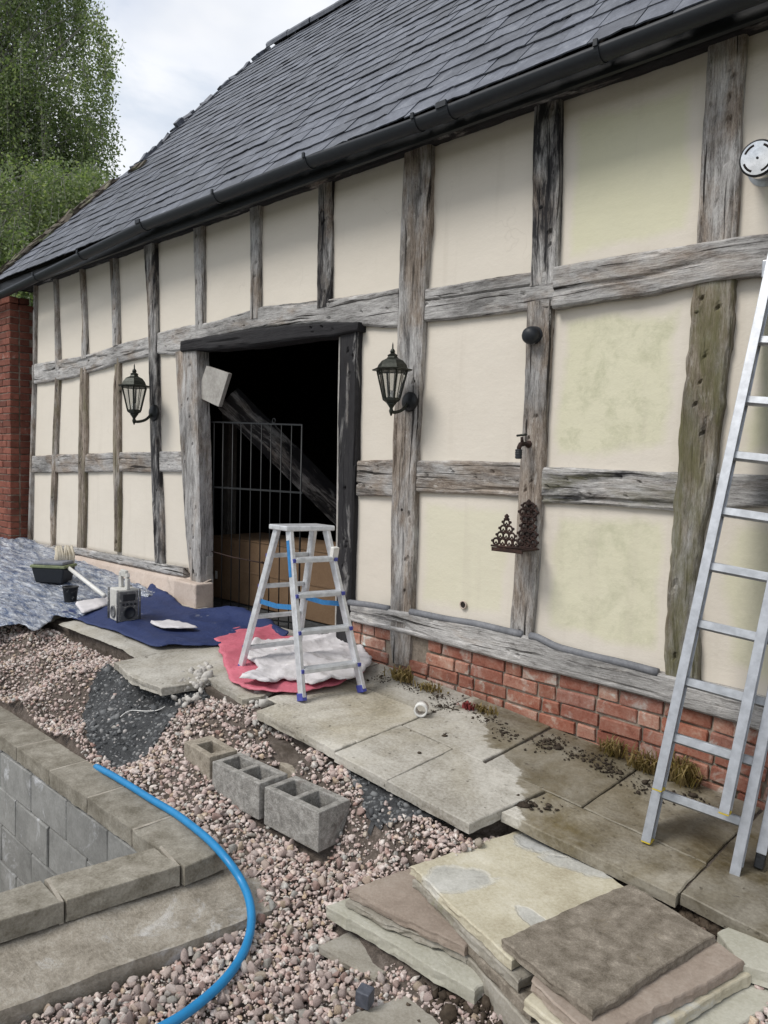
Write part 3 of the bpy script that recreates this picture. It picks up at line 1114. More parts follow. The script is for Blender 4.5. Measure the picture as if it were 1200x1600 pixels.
slab('back_wall', -8.9, 1.1, 6.35, 6.6, -.2, 3.4, MT['inner'])
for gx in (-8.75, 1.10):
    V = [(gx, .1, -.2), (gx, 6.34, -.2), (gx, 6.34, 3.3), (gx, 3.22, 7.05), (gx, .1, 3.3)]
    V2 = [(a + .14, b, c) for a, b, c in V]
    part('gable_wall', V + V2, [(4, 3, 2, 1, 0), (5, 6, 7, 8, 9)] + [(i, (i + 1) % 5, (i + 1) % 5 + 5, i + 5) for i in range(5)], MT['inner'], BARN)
slab('barn_floor', -8.6, 1.09, .121, 6.34, .05, .275, MT['gritbed'])

# ------------------------------------------------------------------ roof
SLOPE = 1.1
EY, EZ = -.27, 3.435
UPS = _n(np.array([0, 1.0, SLOPE]))
NRM = _n(np.array([0, -SLOPE, 1.0]))
KS = math.hypot(1, SLOPE)
LX = [(-.30, -9.75), (.42, -9.30), (.98, -9.02), (1.0, -8.53), (1.41, -8.66), (1.9, -8.74), (2.7, -8.70), (2.9, -8.62), (3.6, -8.3)]
RIDGE_Y = 2.97


def xleft(y):
    return np.interp(y, [a for a, b in LX], [b for a, b in LX])


def rp(x, s, h=0.0):
    return np.array([x, EY, EZ]) + UPS * s + NRM * h


SMAX = (RIDGE_Y - EY) * KS
ROOF = put('roof', None, BARN, (-4.5, EY, EZ))
# boarding under the slates
ys = np.array([EY + .06, .42, .97, 1.0, 1.41, 1.9, 2.7, RIDGE_Y])
V = []
for y in ys:
    s = (y - EY) * KS
    for x in (xleft(y) + .02, 1.45):
        V.append(rp(x, s, -.015))
        V.append(rp(x, s, -.12))
F = []
for i in range(len(ys) - 1):
    a = i * 4
    b = a + 4
    F += [(a, a + 2, b + 2, b), (a + 1, b + 1, b + 3, a + 3), (a, b, b + 1, a + 1), (a + 2, a + 3, b + 3, b + 2)]
F += [(0, 1, 3, 2), tuple(len(V) - 4 + j for j in (0, 2, 3, 1))]
part('roof_boarding', V, F, MT['inner'], ROOF)
V = [(-8.74, RIDGE_Y, EZ + SLOPE * (RIDGE_Y - EY) - .02), (1.45, RIDGE_Y, EZ + SLOPE * (RIDGE_Y - EY) - .02), (1.45, 6.75, 3.25), (-8.74, 6.75, 3.25)]
V2 = [(a, b, c - .15) for a, b, c in V]
MB().hexa(V2, V).build('rear_slope', MT['slatestuff'], ROOF)

GA = .178
cand = []
row = 0
s = 0.0
while s < SMAX - .02:
    x = 1.4 - (row % 2) * .14 - RNG.uniform(0, .03)
    while True:
        w = RNG.uniform(.175, .25)
        y = EY + s / KS
        if x - w < xleft(y + .06) - .05:
            break
        cand.append((x - w / 2, s + RNG.normal(0, .004), w - .005, RNG.normal(0, .006), row))
        x -= w
    row += 1
    s += GA * (1 + .0 * row)


def in_view(P):
    c = ROT.T @ (np.asarray(P) - CAM)
    if c[2] <= .1:
        return False
    u, v = c[0] / c[2] * FPX + 600, c[1] / c[2] * FPX + 800
    return -40 < u < 1240 and -60 < v < 1640


def slate_geo(w, seed, H=.40):
    r = np.random.default_rng(seed)
    # across x, up y, thickness z; lower edge chipped a little
    xs_ = np.linspace(-w / 2, w / 2, 5)
    lowv = r.normal(0, .0045, 5)
    if r.uniform() < .45:
        lowv[r.integers(0, 5)] += r.uniform(.008, .026)
    V = []
    for z in (0, .007):
        for k in range(5):
            V.append((xs_[k], lowv[k], z))
        for k in range(5):
            V.append((xs_[k], H, z))
    F = []
    for k in range(4):
        F.append((10 + k, 11 + k, 16 + k, 15 + k))
        F.append((k, 10 + k, 11 + k, 1 + k)[::-1])
        F.append((k, k + 1, k + 6, k + 5)[::-1])
    F += [(0, 5, 15, 10), (4, 14, 19, 9), (5, 9, 19, 15)]
    return np.array(V), F


BASIS = np.array([[1, 0, 0], UPS, NRM]).T


def slate_mat(tilt, rot, lift):
    a = Matrix(BASIS.tolist()) @ Matrix.Rotation(rot, 3, 'Z') @ Matrix.Rotation(-tilt, 3, 'X')
    return a


meshes = []
for i in range(8):
    V, F = slate_geo(.265, 900 + i)
    meshes.append(make_mesh('slate', V, F, MT['slate']))
vis = [(depth_of(rp(c[0], c[1])), i) for i, c in enumerate(cand) if in_view(rp(c[0], c[1] + .1))]
vis.sort()
near = set(i for d_, i in vis[:300])
bv, bf = [], []
for i, (x, s, w, rot, row) in enumerate(cand):
    lift = .024 + RNG.uniform(0, .006)
    tilt = .046 + RNG.normal(0, .006)
    R3 = slate_mat(tilt, rot, lift)
    s = s + .016 * vnoise(x * .55, row * .37, 71) + (RNG.uniform(.015, .05) * -1 if RNG.uniform() < .02 else 0)
    P = rp(x, s, lift)
    if i in near:
        o = put('slate', meshes[i % 8], ROOF, P)
        o.rotation_euler = R3.to_euler()
        o.scale = (w / .265, 1, 1)
    else:
        V, F = slate_geo(w, 2000 + i)
        y = EY + s / KS
        V = V @ np.array(R3).T + P
        n = len(bv)
        bv.extend(V.tolist())
        bf.extend([tuple(q + n for q in f) for f in F])
o = part('slates', bv, bf, MT['slatestuff'], ROOF)
o['kind'] = 'stuff'
# ridge tiles
zr = EZ + SLOPE * (RIDGE_Y - EY) + .0
x = -8.52
prof = [(math.cos(a) * .12, math.sin(a) * .085) for a in np.linspace(-.35, math.pi + .35, 9)]
V = []
for xx in (0, .43):
    for rr in (1.0, .86):
        V += [(xx, a * rr, b * rr) for a, b in prof]
F = []
for k in range(8):
    F += [(k, k + 1, k + 19, k + 18), (k + 9, k + 27, k + 28, k + 10), (k, k + 9, k + 10, k + 1), (k + 18, k + 19, k + 28, k + 27)]
rt = make_mesh('ridge_tile', V, F, MT['slate'])
while x < 1.3:
    put('ridge_tile', rt, ROOF, (x, RIDGE_Y, zr + RNG.normal(0, .006)), (0, RNG.normal(0, .01), RNG.normal(0, .012)))
    x += .445
# mossy clay tiles along the low left verge
mb = MB()
for s in np.arange(.02, 1.28 * KS, .11):
    y = EY + s / KS
    for k in range(3):
        q = rp(xleft(y) + .05 + k * .09 + RNG.normal(0, .012), s, .048 + RNG.uniform(0, .012) - k * .006)
        mb.box(q, (.10, .12, .018 + RNG.uniform(0, .012)), (math.atan(SLOPE) + RNG.normal(0, .1), RNG.normal(0, .1), RNG.normal(0, .1)))
o = mb.build('verge_tiles', MT['mosstile'], ROOF)
o['kind'] = 'stuff'
# ragged mortar under the upper verge
mb = MB()
for s in np.arange(1.28 * KS, SMAX, .09):
    y = EY + s / KS
    mb.box(rp(xleft(y) - .01 + RNG.normal(0, .015), s, .02 + RNG.normal(0, .012)), (.07, .12, .06), (math.atan(SLOPE) + RNG.normal(0, .15), RNG.normal(0, .2), 0))
o = mb.build('verge_mortar', MT['slatestuff'], ROOF)
o['kind'] = 'stuff'

# ------------------------------------------------------------------ gutter along the eaves
GPX = [(940, 85), (655, 195), (485, 254), (225, 354), (10, 458)]
GP = [on_wall(a, b, -.31) for a, b in GPX]
gx = np.array([-10.8, -9.6] + [p[0] for p in GP][::-1] + [0.0, 1.4])
gzv = [p[2] for p in GP][::-1]
gz_ = np.array([gzv[0] - .03, gzv[0]] + gzv + [gzv[-1], gzv[-1]])
GUT = put('gutter', None, BARN, (-4.5, -.31, 3.4))
xs = np.linspace(-10.8, 1.4, 90)
zs = np.interp(xs, gx, gz_)
R0, R1_ = .051, .047
ang = np.linspace(math.pi, 2 * math.pi, 13)
V = []
for xx, zz in zip(xs, zs):
    for a in ang:
        V.append((xx, -.31 + R0 * math.cos(a), zz + .02 + R0 * 1.05 * math.sin(a)))
    for a in ang[::-1]:
        V.append((xx, -.31 + R1_ * math.cos(a), zz + .02 + R1_ * 1.0 * math.sin(a)))
n = 26
F = []
for i in range(len(xs) - 1):
    for j in range(n):
        j2 = (j + 1) % n
        F.append((i * n + j, i * n + j2, (i + 1) * n + j2, (i + 1) * n + j))
part('gutter_channel', V, F, MT['black_plastic'], GUT, True)
for px in (940, 700, 655, 485, 342, 225, 130, 60):
    p = on_wall(px, np.interp(px, [10, 225, 485, 655, 940], [458, 354, 254, 195, 85]), -.31)
    wdt = .075 if px in (700, 225) else .022
    mb = MB()
    zz = float(np.interp(p[0], xs, zs))
    V = []
    for xx in (p[0] - wdt / 2, p[0] + wdt / 2):
        for r in (.0565, .0520):
            for a in np.linspace(math.pi - .1, 2 * math.pi + .1, 13):
                V.append((xx, -.31 + r * math.cos(a), zz + .02 + r * 1.04 * math.sin(a)))
    F = []
    for k in range(12):
        F += [(k, k + 1, k + 27, k + 26), (k + 13, k + 39, k + 40, k + 14), (k, k + 13, k + 14, k + 1), (k + 26, k + 27, k + 40, k + 39)]
    mb.add(V, F)
    mb.box((p[0], -.368, zz + .028), (wdt * .9, .012, .03))
    mb.build('gutter_bracket', MT['black_plastic'], GUT)
slab('fascia_board', -9.5, 1.4, -.225, -.20, 3.33, 3.45, MT['black_metal'])
slab('soffit', -9.3, 1.4, -.199, .05, 3.435, 3.46, MT['inner'])

# ------------------------------------------------------------------ brick pier at the far end
PIER = empty('brick_wall', (-9.75, -.2, .3), 'old red brick wall standing proud at the far end of the timber frame', 'brick wall')
pf = [brick_mesh(BL, .066, .10, 80 + i, MT['brickold']) for i in range(4)]
ph = [brick_mesh(.103, .066, .10, 86 + i, MT['brickold']) for i in range(3)]
PX1 = -9.10
for r in range(39):
    z = .34 + r * .077
    x = PX1
    k = 0
    while x > -10.5:
        hb = (r % 2 == 1 and k == 0) or (k % 4 == 3)
        L = .103 if hb else BL
        put('brick', random.choice(ph if hb else pf), PIER, (x - L / 2, -.19 + .05 + RNG.normal(0, .002), z), (0, RNG.normal(0, .006), RNG.normal(0, .01)))
        x -= L + .011
        k += 1
    put('brick', random.choice(ph if r % 2 == 0 else pf), PIER, (PX1 - .05, -.19 + .115 + (.0515 if r % 2 == 0 else .1075), z), (0, 0, math.pi / 2))
MB().box((-9.831, .076, 1.62), (1.438, .508, 3.16)).build('mortar_core', MT['mortar'], PIER)

# ================================================================== GROUND, PATH, POOL
def pool_out(y):
    return -2.61 + (y + 1.69) * .155


GC = np.array([(-12, -1.4, .5), (-9, -1.3, .44), (-7.5, -1.25, .35), (-6.3, -1.22, .26), (-5.7, -1.28, .22), (-5.2, -1.3, .19), (-5.2, -1.62, -.07), (-6.5, -1.62, -.06), (-8, -1.62, -.04), (-5.6, -1.48, .07), (-6.8, -1.45, .12),
               (-4.7, -1.27, .19), (-4.4, -1.02, .22), (-4.0, -1.0, .19), (-4.05, -1.3, .06), (-4.5, -1.6, -.08), (-3.8, -1.6, -.11), (-3.55, -1.06, .16), (-3.4, -.99, .18), (-3.3, -1.3, -.02), (-3.0, -1.12, .12), (-2.9, -1.3, -.13),
               (-2.75, -1.10, .125), (-2.55, -1.10, .10), (-2.4, -1.11, .085), (-2.25, -1.11, .07), (-2.1, -1.11, .06), (-1.85, -1.12, .03), (-2.5, -1.3, -.175), (-2.2, -1.3, -.165), (-2.35, -1.4, -.19), (-2.7, -1.4, -.16), (-1.9, -1.35, -.15), (-2.2, -1.6, -.225), (-2.45, -1.5, -.17), (-2.5, -1.75, -.25), (-2.3, -1.85, -.25), (-3.2, -1.62, -.13), (-2.3, -2.2, -.285), (-2.35, -2.8, -.29), (-2.0, -1.75, -.255), (-1.9, -2.3, -.28),
               (-1.6, -1.8, -.25), (-1.2, -1.2, -.18), (-1.5, -1.0, -.07), (-.9, -.95, -.05), (-.4, -.95, -.07), (-.5, -2, -.25), (0, -3.5, -.28), (-2.3, -3.6, -.28), (1.5, -1.2, -.2), (2.5, -4, -.3), (0, -6, -.3), (-3, -7, -.3)])


def gz_at(x, y):
    x = np.asarray(x, float)
    y = np.asarray(y, float)
    num = 0
    den = 0
    for a, b, c in GC:
        w = 1.0 / (((x - a) ** 2 + (y - b) ** 2) + .004) ** 1.7
        num = num + w * c
        den = den + w
    return num / den


GROUND = put('gravel_ground', None, None, (-2, -1.5, -.3))
GROUND['kind'] = 'structure'
gxs = np.arange(-12.0, 3.01, .05)
gys = np.arange(-7.0, -.45, .05)
U, W = np.meshgrid(gxs, gys, indexing='ij')
Zg = gz_at(U, W) - .012 + .02 * fbm(U * 3, W * 3, 9, 3)
Zg = np.where((W < -1.64) & (U < -2.5), np.minimum(Zg, -.125), Zg)
Zg = np.where((W < -1.72) & (U < pool_out(W) + .26), np.minimum(Zg, -.30), Zg)
Fg = grid_faces(len(gxs), len(gys))
V = np.stack([U, W, Zg], -1).reshape(-1, 3)
ctr = V[Fg].mean(1)
cut = (ctr[:, 1] < -1.73) & (ctr[:, 0] < pool_out(ctr[:, 1]) + .02)
o = part('ground_bed', V, Fg[~cut], MT['earth'], GROUND, True)
# the land beyond
mb = MB()
for x0, x1, y0, y1 in ((-400, -12, -400, 400), (3, 400, -400, 400), (-12, 3, -400, -7), (-12, 3, -.46, 400)):
    mb.add([(x0, y0, -.36), (x1, y0, -.36), (x1, y1, -.36), (x0, y1, -.36)], [(0, 1, 2, 3)])
o = mb.build('ground', MT['grass'])
o['kind'] = 'structure'


# ---- paved path along the wall
PATH = put('path', None, None, (-2.5, -.6, .15))
PATH['kind'] = 'structure'


def slab_poly(name, pts, th, mat, parent=None, jag=.012, edge=.03, bumpy=.004, seed=0, tilt=None, bevel=.006, org=None):
    """pts: world points of the top outline (3D); makes a rough-edged stone slab."""
    r = np.random.default_rng(seed)
    P = np.array(pts, float)
    n = len(P)
    out = []
    for i in range(n):
        a, b = P[i], P[(i + 1) % n]
        L = np.linalg.norm(b - a)
        m = max(2, int(L / edge))
        t = np.arange(m) / m
        d = b - a
        nr = _n(np.array([d[1], -d[0], 0]))
        off = jag * (1.4 * fbm(t * L * 6 + seed * 3.1 + i * 7, t * 0, seed + i, 3)) + jag * .5 * r.normal(0, .5, m)
        off[0] *= .3
        out.append(a + d * t[:, None] + nr * off[:, None])
    T = np.concatenate(out)
    c = T.mean(0)
    k = len(T)
    nrm = np.cross(P[1] - P[0], P[2] - P[0])
    nrm = _n(nrm) * (1 if nrm[2] > 0 else -1)
    rings = []
    for f in (.18, .36, .54, .70, .84, .94, .985):
        rings.append(c + (T - c) * f + nrm * (bumpy * fbm((c + (T - c) * f)[:, 0] * 9 + seed, (c + (T - c) * f)[:, 1] * 9, seed, 4))[:, None])
    e0 = T - nrm * .004 + nrm * (bumpy * fbm(T[:, 0] * 9 + seed, T[:, 1] * 9, seed, 4))[:, None]
    rings.append(e0)
    for q in (.35, .7, 1.0):
        sh = (jag * 1.2 * fbm(np.arange(k) * .35 + seed, np.full(k, q * 5.0), seed + 40, 3))[:, None]
        rad = T - c
        rad = rad / (np.linalg.norm(rad, axis=1)[:, None] + 1e-9)
        rings.append(T - nrm * th * q + rad * sh)
    V = [c] + [v for rg in rings for v in rg]
    F = []
    for j in range(k):
        F.append((0, 1 + j, 1 + (j + 1) % k))
    for i in range(len(rings) - 1):
        a = 1 + i * k
        for j in range(k):
            j2 = (j + 1) % k
            F.append((a + j, a + k + j, a + k + j2, a + j2))
    F.append(tuple(1 + (len(rings) - 1) * k + j for j in range(k))[::-1])
    return part(name, V, F, mat, parent, False, org=org)


def pslab(pts, seed, px=True, th=.047, mat='path', jag=.007):
    if px:
        W3 = [on_path(a, b) for a, b in pts]
    else:
        W3 = [np.array([a, b, float(path_z(a, b))]) for a, b in pts]
    dz = RNG.normal(0, .0025)
    W3 = [p + np.array([0, 0, dz]) for p in W3]
    return slab_poly('paving_slab', W3, th, MT[mat], PATH, jag * .5, .022, .003, seed)


def rect(x0, x1, y0, y1):
    g = .0025
    return [(x0 + g, y0 + g), (x1 - g, y0 + g), (x1 - g, y1 - g), (x0 + g, y1 - g)]


pslab(rect(-3.25, -2.63, -1.075, -.93), 1, False, jag=.014)
pslab(rect(-2.625, -2.275, -1.085, -.62), 2, False)
pslab([(-2.27, -1.09), (-1.815, -1.085), (-1.755, -.625), (-2.27, -.622)], 3, False)
pslab(rect(-3.36, -2.63, -.925, -.40), 4, False)
pslab(rect(-3.36, -2.63, -.39, -.02), 5, False)
pslab(rect(-2.62, -2.10, -.615, -.02), 6, False)
pslab(rect(-2.09, -1.58, -.615, -.02), 7, False)
pslab([(-1.79, -.90), (-1.052, -.885), (-1.052, -.62), (-1.748, -.62)], 8, False)
pslab(rect(-1.575, -1.052, -.615, -.02), 9, False)
pslab(rect(-1.045, -.42, -.87, -.30), 10, False)
pslab(rect(-1.045, -.42, -.29, -.02), 11, False)
pslab(rect(-.41, .25, -.87, -.02), 12, False)
pslab(rect(.26, 1.2, -.87, -.02), 13, False)
pslab([(177, 1035), (207, 1059), (252, 1076), (328, 1063), (378, 1092), (408, 1088), (470, 1056), (352, 1012), (240, 1022)], 14, jag=.016)
pslab(rect(-4.48, -3.37, -.52, -.03), 15, False)
pslab([(100, 972), (147, 990), (201, 1010), (223, 1026), (245, 1020), (350, 1010), (330, 985), (200, 955)], 16, jag=.014)
pslab(rect(-5.9, -4.5, -.62, -.02), 17, False)
pslab(rect(-7.4, -5.92, -1.15, -.04), 18, False)
pslab(rect(-9.0, -7.42, -1.15, -.04), 19, False)
pslab(rect(-10.8, -9.02, -1.15, -.2), 20, False)
# mortar / earth bed under the slabs
xs = np.linspace(-11, 1.3, 124)
ysb = np.array([-1.02, -.8, -.5, -.25, .02])
U, W = np.meshgrid(xs, ysb, indexing='ij')
Zb = path_z(U, W) - .014 - np.where((U > -1.8) & (W < -.85), .10, 0) - np.where(W < -1.0, .02, 0)
W = np.where((U > -1.82) & (W < -.85), -.84, W)
Zb2 = Zb - .5
top_ = np.stack([U, W, Zb], -1).reshape(-1, 3)
F = [tuple(f) for f in grid_faces(len(xs), len(ysb))]
n = len(top_)
bot = top_.copy()
bot[:, 2] -= .5
F += [(i * 5, (i + 1) * 5, (i + 1) * 5 + n, i * 5 + n) for i in range(len(xs) - 1)]
part('path_bed', np.concatenate([top_, bot]), F, MT['earth'], PATH)

# ---- pool: coping stones on a concrete-block wall, with its footing
MT['paleJ'] = rocky('pale_mortar_joint', [(.20, .18, .145), (.31, .28, .235), (.40, .37, .32)], 14, 80, 0)
POOL = empty('block_pool_wall', (-2.9, -1.9, -.3), 'unfinished pool wall of grey concrete blocks with damp brown coping stones', 'pool wall')
CZ = -.10


def coping(x0, x1, ya, yb, seed):
    g = .006
    pts = [(x0 + g, ya, CZ), (x1 - g, ya, CZ), (x1 - g, yb, CZ), (x0 + g, yb, CZ)]
    pts = [np.array(p) + np.array([0, 0, RNG.normal(0, .002)]) * 0 for p in pts]
    slab_poly('coping_stone', pts, .080, MT['concrete'], POOL, .005, .03, .004, seed)


xs = [-2.615, -3.05, -3.49, -3.93, -4.37, -4.81, -5.25, -5.69, -6.13, -6.57, -7.01, -7.45]
for i in range(len(xs) - 1):
    coping(xs[i + 1], xs[i], -1.885, -1.685, 100 + i)
ya = -1.89
k = 0
while ya > -4.4:
    yb = ya - .44
    pts = []
    for x_, y_ in ((0, ya - .006), (0, yb + .006), (-.2, yb + .006), (-.2, ya - .006)):
        pts.append(np.array([pool_out(y_) + x_, y_, CZ]))
    slab_poly('coping_stone', pts, .080, MT['concrete'], POOL, .005, .03, .004, 130 + k)
    ya = yb
    k += 1
# mortar between coping stones (pale joints, slightly proud of the gap bottom)
mb = MB()
for x in xs[1:]:
    mb.box((x, -1.785, CZ - .043), (.016, .194, .084))
ya = -1.887
for i in range(6):
    mb.box((pool_out(ya) - .1, ya, CZ - .043), (.194, .015, .084), (0, 0, -.15))
    ya -= .44
mb.build('coping_joint', MT['paleJ'], POOL)
# wall blocks, far side and near arm
bm_ = [brick_mesh(.43, .212, .10, 140 + i, MT['wallblock']) for i in range(4)]
for r in range(5):
    z = CZ - .095 - .108 - r * .223
    x = -2.86 - (.22 if r % 2 else 0)
    while x > -7.4:
        put('concrete_block', random.choice(bm_), POOL, (x - .215, -1.83 + RNG.normal(0, .002), z))
        x -= .442
    y = -1.91 - (.22 if r % 2 else 0)
    while y > -4.3:
        yy = y - .215
        put('concrete_block', random.choice(bm_), POOL, (pool_out(yy) - .13, yy, z), (0, 0, math.pi / 2 - .155))
        y -= .442
mb = MB()
mb.box((-5.0, -1.80, -.76), (4.7, .134, 1.13))
mb.build('mortar_backing', MT['wallblock'], POOL)
a, b = -1.80, -4.4
mb = MB()
mb.hexa([(pool_out(a) - .172, a, -1.32), (pool_out(b) - .172, b, -1.32), (pool_out(b) - .035, b, -1.32), (pool_out(a) - .035, a, -1.32)],
        [(pool_out(a) - .172, a, -.196), (pool_out(b) - .172, b, -.196), (pool_out(b) - .035, b, -.196), (pool_out(a) - .035, a, -.196)])
mb.build('mortar_backing', MT['footing'], POOL)
# footing that runs along the outside of the near arm
nu, nv = 90, 26
U, W = np.meshgrid(np.linspace(-1.50, -4.4, nu), np.linspace(0, 1, nv), indexing='ij')
ex = .30 + .012 * fbm(U * 5, U * 0, 3, 3)
ex = np.where(U > -1.6, ex - (U + 1.6) * .3, ex)
Xf = pool_out(U) - .06 + (ex + .06) * W
Zf = -.192 - .035 * W + .014 * fbm(U * 7, W * 2, 4, 4) + .02 * np.clip(.3 - W, 0, 1)
Pt = np.stack([Xf, U, Zf], -1)
Pe = Pt[:, -1].copy()
Pe[:, 2] -= .03
Pe[:, 0] += .004
Pd = Pe.copy()
Pd[:, 2] -= .2
Pl = np.concatenate([Pt, Pe[:, None], Pd[:, None]], 1)
V = Pl.reshape(-1, 3)
F = [tuple(f) for f in grid_faces(nu, nv + 2)]
F.append(tuple(range(nv + 2)))
part('footing', V, F, MT['footing'], POOL, False)
slab('pool_floor', -7.3, -2.5, -4.4, -1.86, -1.42, -1.34, MT['footing'], POOL)
mb = MB()
mb.box((-7.36, -3.1, -.8), (.12, 2.6, 1.2))
mb.box((-5.0, -4.46, -.8), (4.9, .12, 1.2))
mb.build('outer_wall', MT['wallblock'], POOL)

# ---- pebbles
def ico(sub, seed):
    b = bmesh.new()
    bmesh.ops.create_icosphere(b, subdivisions=sub, radius=1)
    V = np.array([v.co[:] for v in b.verts])
    F = np.array([[v.index for v in f.verts] for f in b.faces])
    b.free()
    r = np.random.default_rng(seed)
    for _ in range(14):
        n = _n(r.normal(0, 1, 3))
        d = r.uniform(.38, .72)
        h = V @ n - d
        V = V - np.outer(np.clip(h, 0, None) * .93, n)
    V = V * (1 + .10 * r.normal(0, 1, (len(V), 1)) * .4)
    return V, F


VAR = [ico(2, 500 + i) for i in range(14)]
VARL = [ico(1, 520 + i) for i in range(8)]
# the flagstone pile and other solid things keep pebbles out
KEEP = []


def rot_rand(r, n):
    q = r.normal(0, 1, (n, 4))
    q /= np.linalg.norm(q, axis=1)[:, None]
    w, x, y, z = q.T
    return np.stack([np.stack([1 - 2 * (y * y + z * z), 2 * (x * y - z * w), 2 * (x * z + y * w)], -1),
                     np.stack([2 * (x * y + z * w), 1 - 2 * (x * x + z * z), 2 * (y * z - x * w)], -1),
                     np.stack([2 * (x * z - y * w), 2 * (y * z + x * w), 1 - 2 * (x * x + y * y)], -1)], 1)


GRIT1 = [on_z(*p)[:2] for p in ((128, 1100, .03), (170, 1050, .14), (215, 1062, .16), (262, 1078, .13), (330, 1108, .06), (372, 1105, .1), (372, 1130, -.02), (285, 1150, -.06), (240, 1190, -.12), (180, 1205, -.12), (135, 1165, -.08))]
GRIT2 = [on_z(*p)[:2] for p in ((470, 1160, .08), (505, 1166, .12), (600, 1222, .08), (725, 1286, .06), (715, 1312, -.04), (640, 1325, -.09), (575, 1322, -.11), (560, 1270, -.06), (500, 1195, .0))]


def scatter(x0, x1, y0, y1, sp, seed):
    r = np.random.default_rng(seed)
    X, Y = np.meshgrid(np.arange(x0, x1, sp), np.arange(y0, y1, sp))
    X = X.ravel() + r.uniform(-.5, .5, X.size) * sp
    Y = Y.ravel() + r.uniform(-.5, .5, Y.size) * sp
    return X, Y, r


def allowed(X, Y):
    k = ~((Y < -1.70) & (X < pool_out(Y) + .30 + .02))
    k &= ~((Y < -1.685) & (X < -2.6))
    edge = np.where(X > -1.80, -.885, -1.06) + .03 * vnoise(X * 5, X * 0, 77)
    edge = np.where((X < -3.0) & (X > -3.4), -.96, edge)
    edge = np.where((X < -3.4) & (X > -4.0), -1.0, edge)
    edge = np.where(X < -5.9, -1.16, edge)
    k &= Y < edge
    return k


PX, PY, PS = [], [], []
for (x0, x1, y0, y1, sp, sz) in ((-2.6, -.4, -3.1, -1.0, .0165, .0068), (-6.0, -2.6, -1.75, -.95, .020, .0075), (-9.5, -2.5, -1.75, -.9, .0255, .0145), (-2.6, .3, -3.3, -.86, .0205, .0125), (-2.6, .3, -3.3, -.86, .036, .0165), (-9.5, -2.5, -1.75, -.9, .05, .019),
                                 (-2.6, 1.6, -5.0, -3.3, .045, .02), (.3, 1.8, -3.3, -.86, .045, .02)):
    X, Y, r = scatter(x0, x1, y0, y1, sp, int(sp * 1e4 + x0 * 10))
    k = allowed(X, Y)
    g1 = in_poly(X + .05 * vnoise(X * 9, Y * 9, 3), Y + .05 * vnoise(X * 9, Y * 9, 4), GRIT1) | in_poly(X + .05 * vnoise(X * 9, Y * 9, 3), Y, GRIT2)
    k &= ~(g1 & (r.uniform(0, 1, X.size) < .985))
    soil = (vnoise(X * 2.3, Y * 2.3, 31) > .38) & (r.uniform(0, 1, X.size) < .5)
    k &= ~(soil & (Y < -1.45))
    PX.append(X[k])
    PY.append(Y[k])
    PS.append(np.minimum(sz * np.exp(r.normal(0, .30, k.sum())), .027))
PX, PY, PS = map(np.concatenate, (PX, PY, PS))


def build_stones(X, Y, S, variants, seed, lift=.35, flat=.7):
    r = np.random.default_rng(seed)
    n = len(X)
    Z = gz_at(X, Y) - .006 + S * lift * r.uniform(.3, 1.5, n)
    sc = S[:, None] * np.stack([r.uniform(.85, 1.45, n), r.uniform(.75, 1.1, n), r.uniform(.6, .95, n)], -1)
    R3 = rot_rand(r, n)
    vid = r.integers(0, len(variants), n)
    Vs, Fs = [], []
    off = 0
    for v in range(len(variants)):
        idx = np.where(vid == v)[0]
        if len(idx) == 0:
            continue
        bv, bf = variants[v]
        P = bv[None] * sc[idx][:, None, :]
        P = np.einsum('nij,nkj->nki', R3[idx], P)
        P[..., 2] *= .85
        P = P + np.stack([X[idx], Y[idx], Z[idx]], -1)[:, None, :]
        k = len(bv)
        Vs.append(P.reshape(-1, 3))
        Fs.append((bf[None] + (np.arange(len(idx)) * k)[:, None, None] + off).reshape(-1, 3))
        off += len(idx) * k
    return np.concatenate(Vs), np.concatenate(Fs), (Z, sc, R3, vid)


dp = np.array([depth_of((a, b, -.25)) for a, b in zip(PX, PY)])
scr = PS / np.maximum(dp, .3)
ok = np.array([in_view((a, b, -.25)) for a, b in zip(PX, PY)])

# ================================================================== LOOSE FLAGSTONES (laid before the pebbles so the pebbles keep clear)
FLAGS = []


def flag(px, z, th, mat, label, seed, group='loose sandstone flags piled beside the path', jag=.0065, dz=None):
    pts = []
    for i, (a, b) in enumerate(px):
        zz = z + (dz[i] if dz else 0)
        pts.append(on_z(a, b, zz))
    o = slab_poly('flagstone', pts, th, MT[mat], None, jag, .022, .005, seed)
    tag(o, label, 'flagstone', group)
    KEEP.append([p[:2] for p in pts])
    return o


flag([(783, 1465), (985, 1380), (1118, 1460), (925, 1580)], .046, .028, 'flag_brown', 'rough grey-brown flagstone on top of the big pile', 1)
flag([(640, 1352), (838, 1287), (985, 1391), (900, 1440), (800, 1500)], .016, .034, 'flag_top', 'large yellow sandstone flag with grey-white patches, half under the brown one', 2)
flag([(830, 1530), (1015, 1398), (1162, 1500), (930, 1625)], .016, .034, 'flag_red', 'reddish-brown flagstone directly below the grey-brown top flag', 3)
flag([(645, 1372), (845, 1310), (1010, 1420), (810, 1535)], -.022, .034, 'flag_grey', 'grey flagstone edge second down on the left of the pile', 4)
flag([(820, 1560), (1030, 1420), (1174, 1522), (935, 1660)], -.022, .034, 'flag_yellow', 'yellow flagstone third down, its edge showing under the reddish one', 5)
flag([(655, 1395), (860, 1330), (1030, 1440), (830, 1580)], -.060, .036, 'flag_brown', 'thick brown flagstone near the bottom of the big pile', 6)
flag([(850, 1600), (1070, 1450), (1222, 1560), (990, 1700)], -.062, .036, 'flag_cream', 'pale green-grey flagstone at the near right corner of the pile', 7)
flag([(668, 1425), (880, 1360), (1060, 1480), (860, 1640)], -.100, .10, 'flag_grey', 'bottom flagstone bedded on the soil under the big pile', 8)
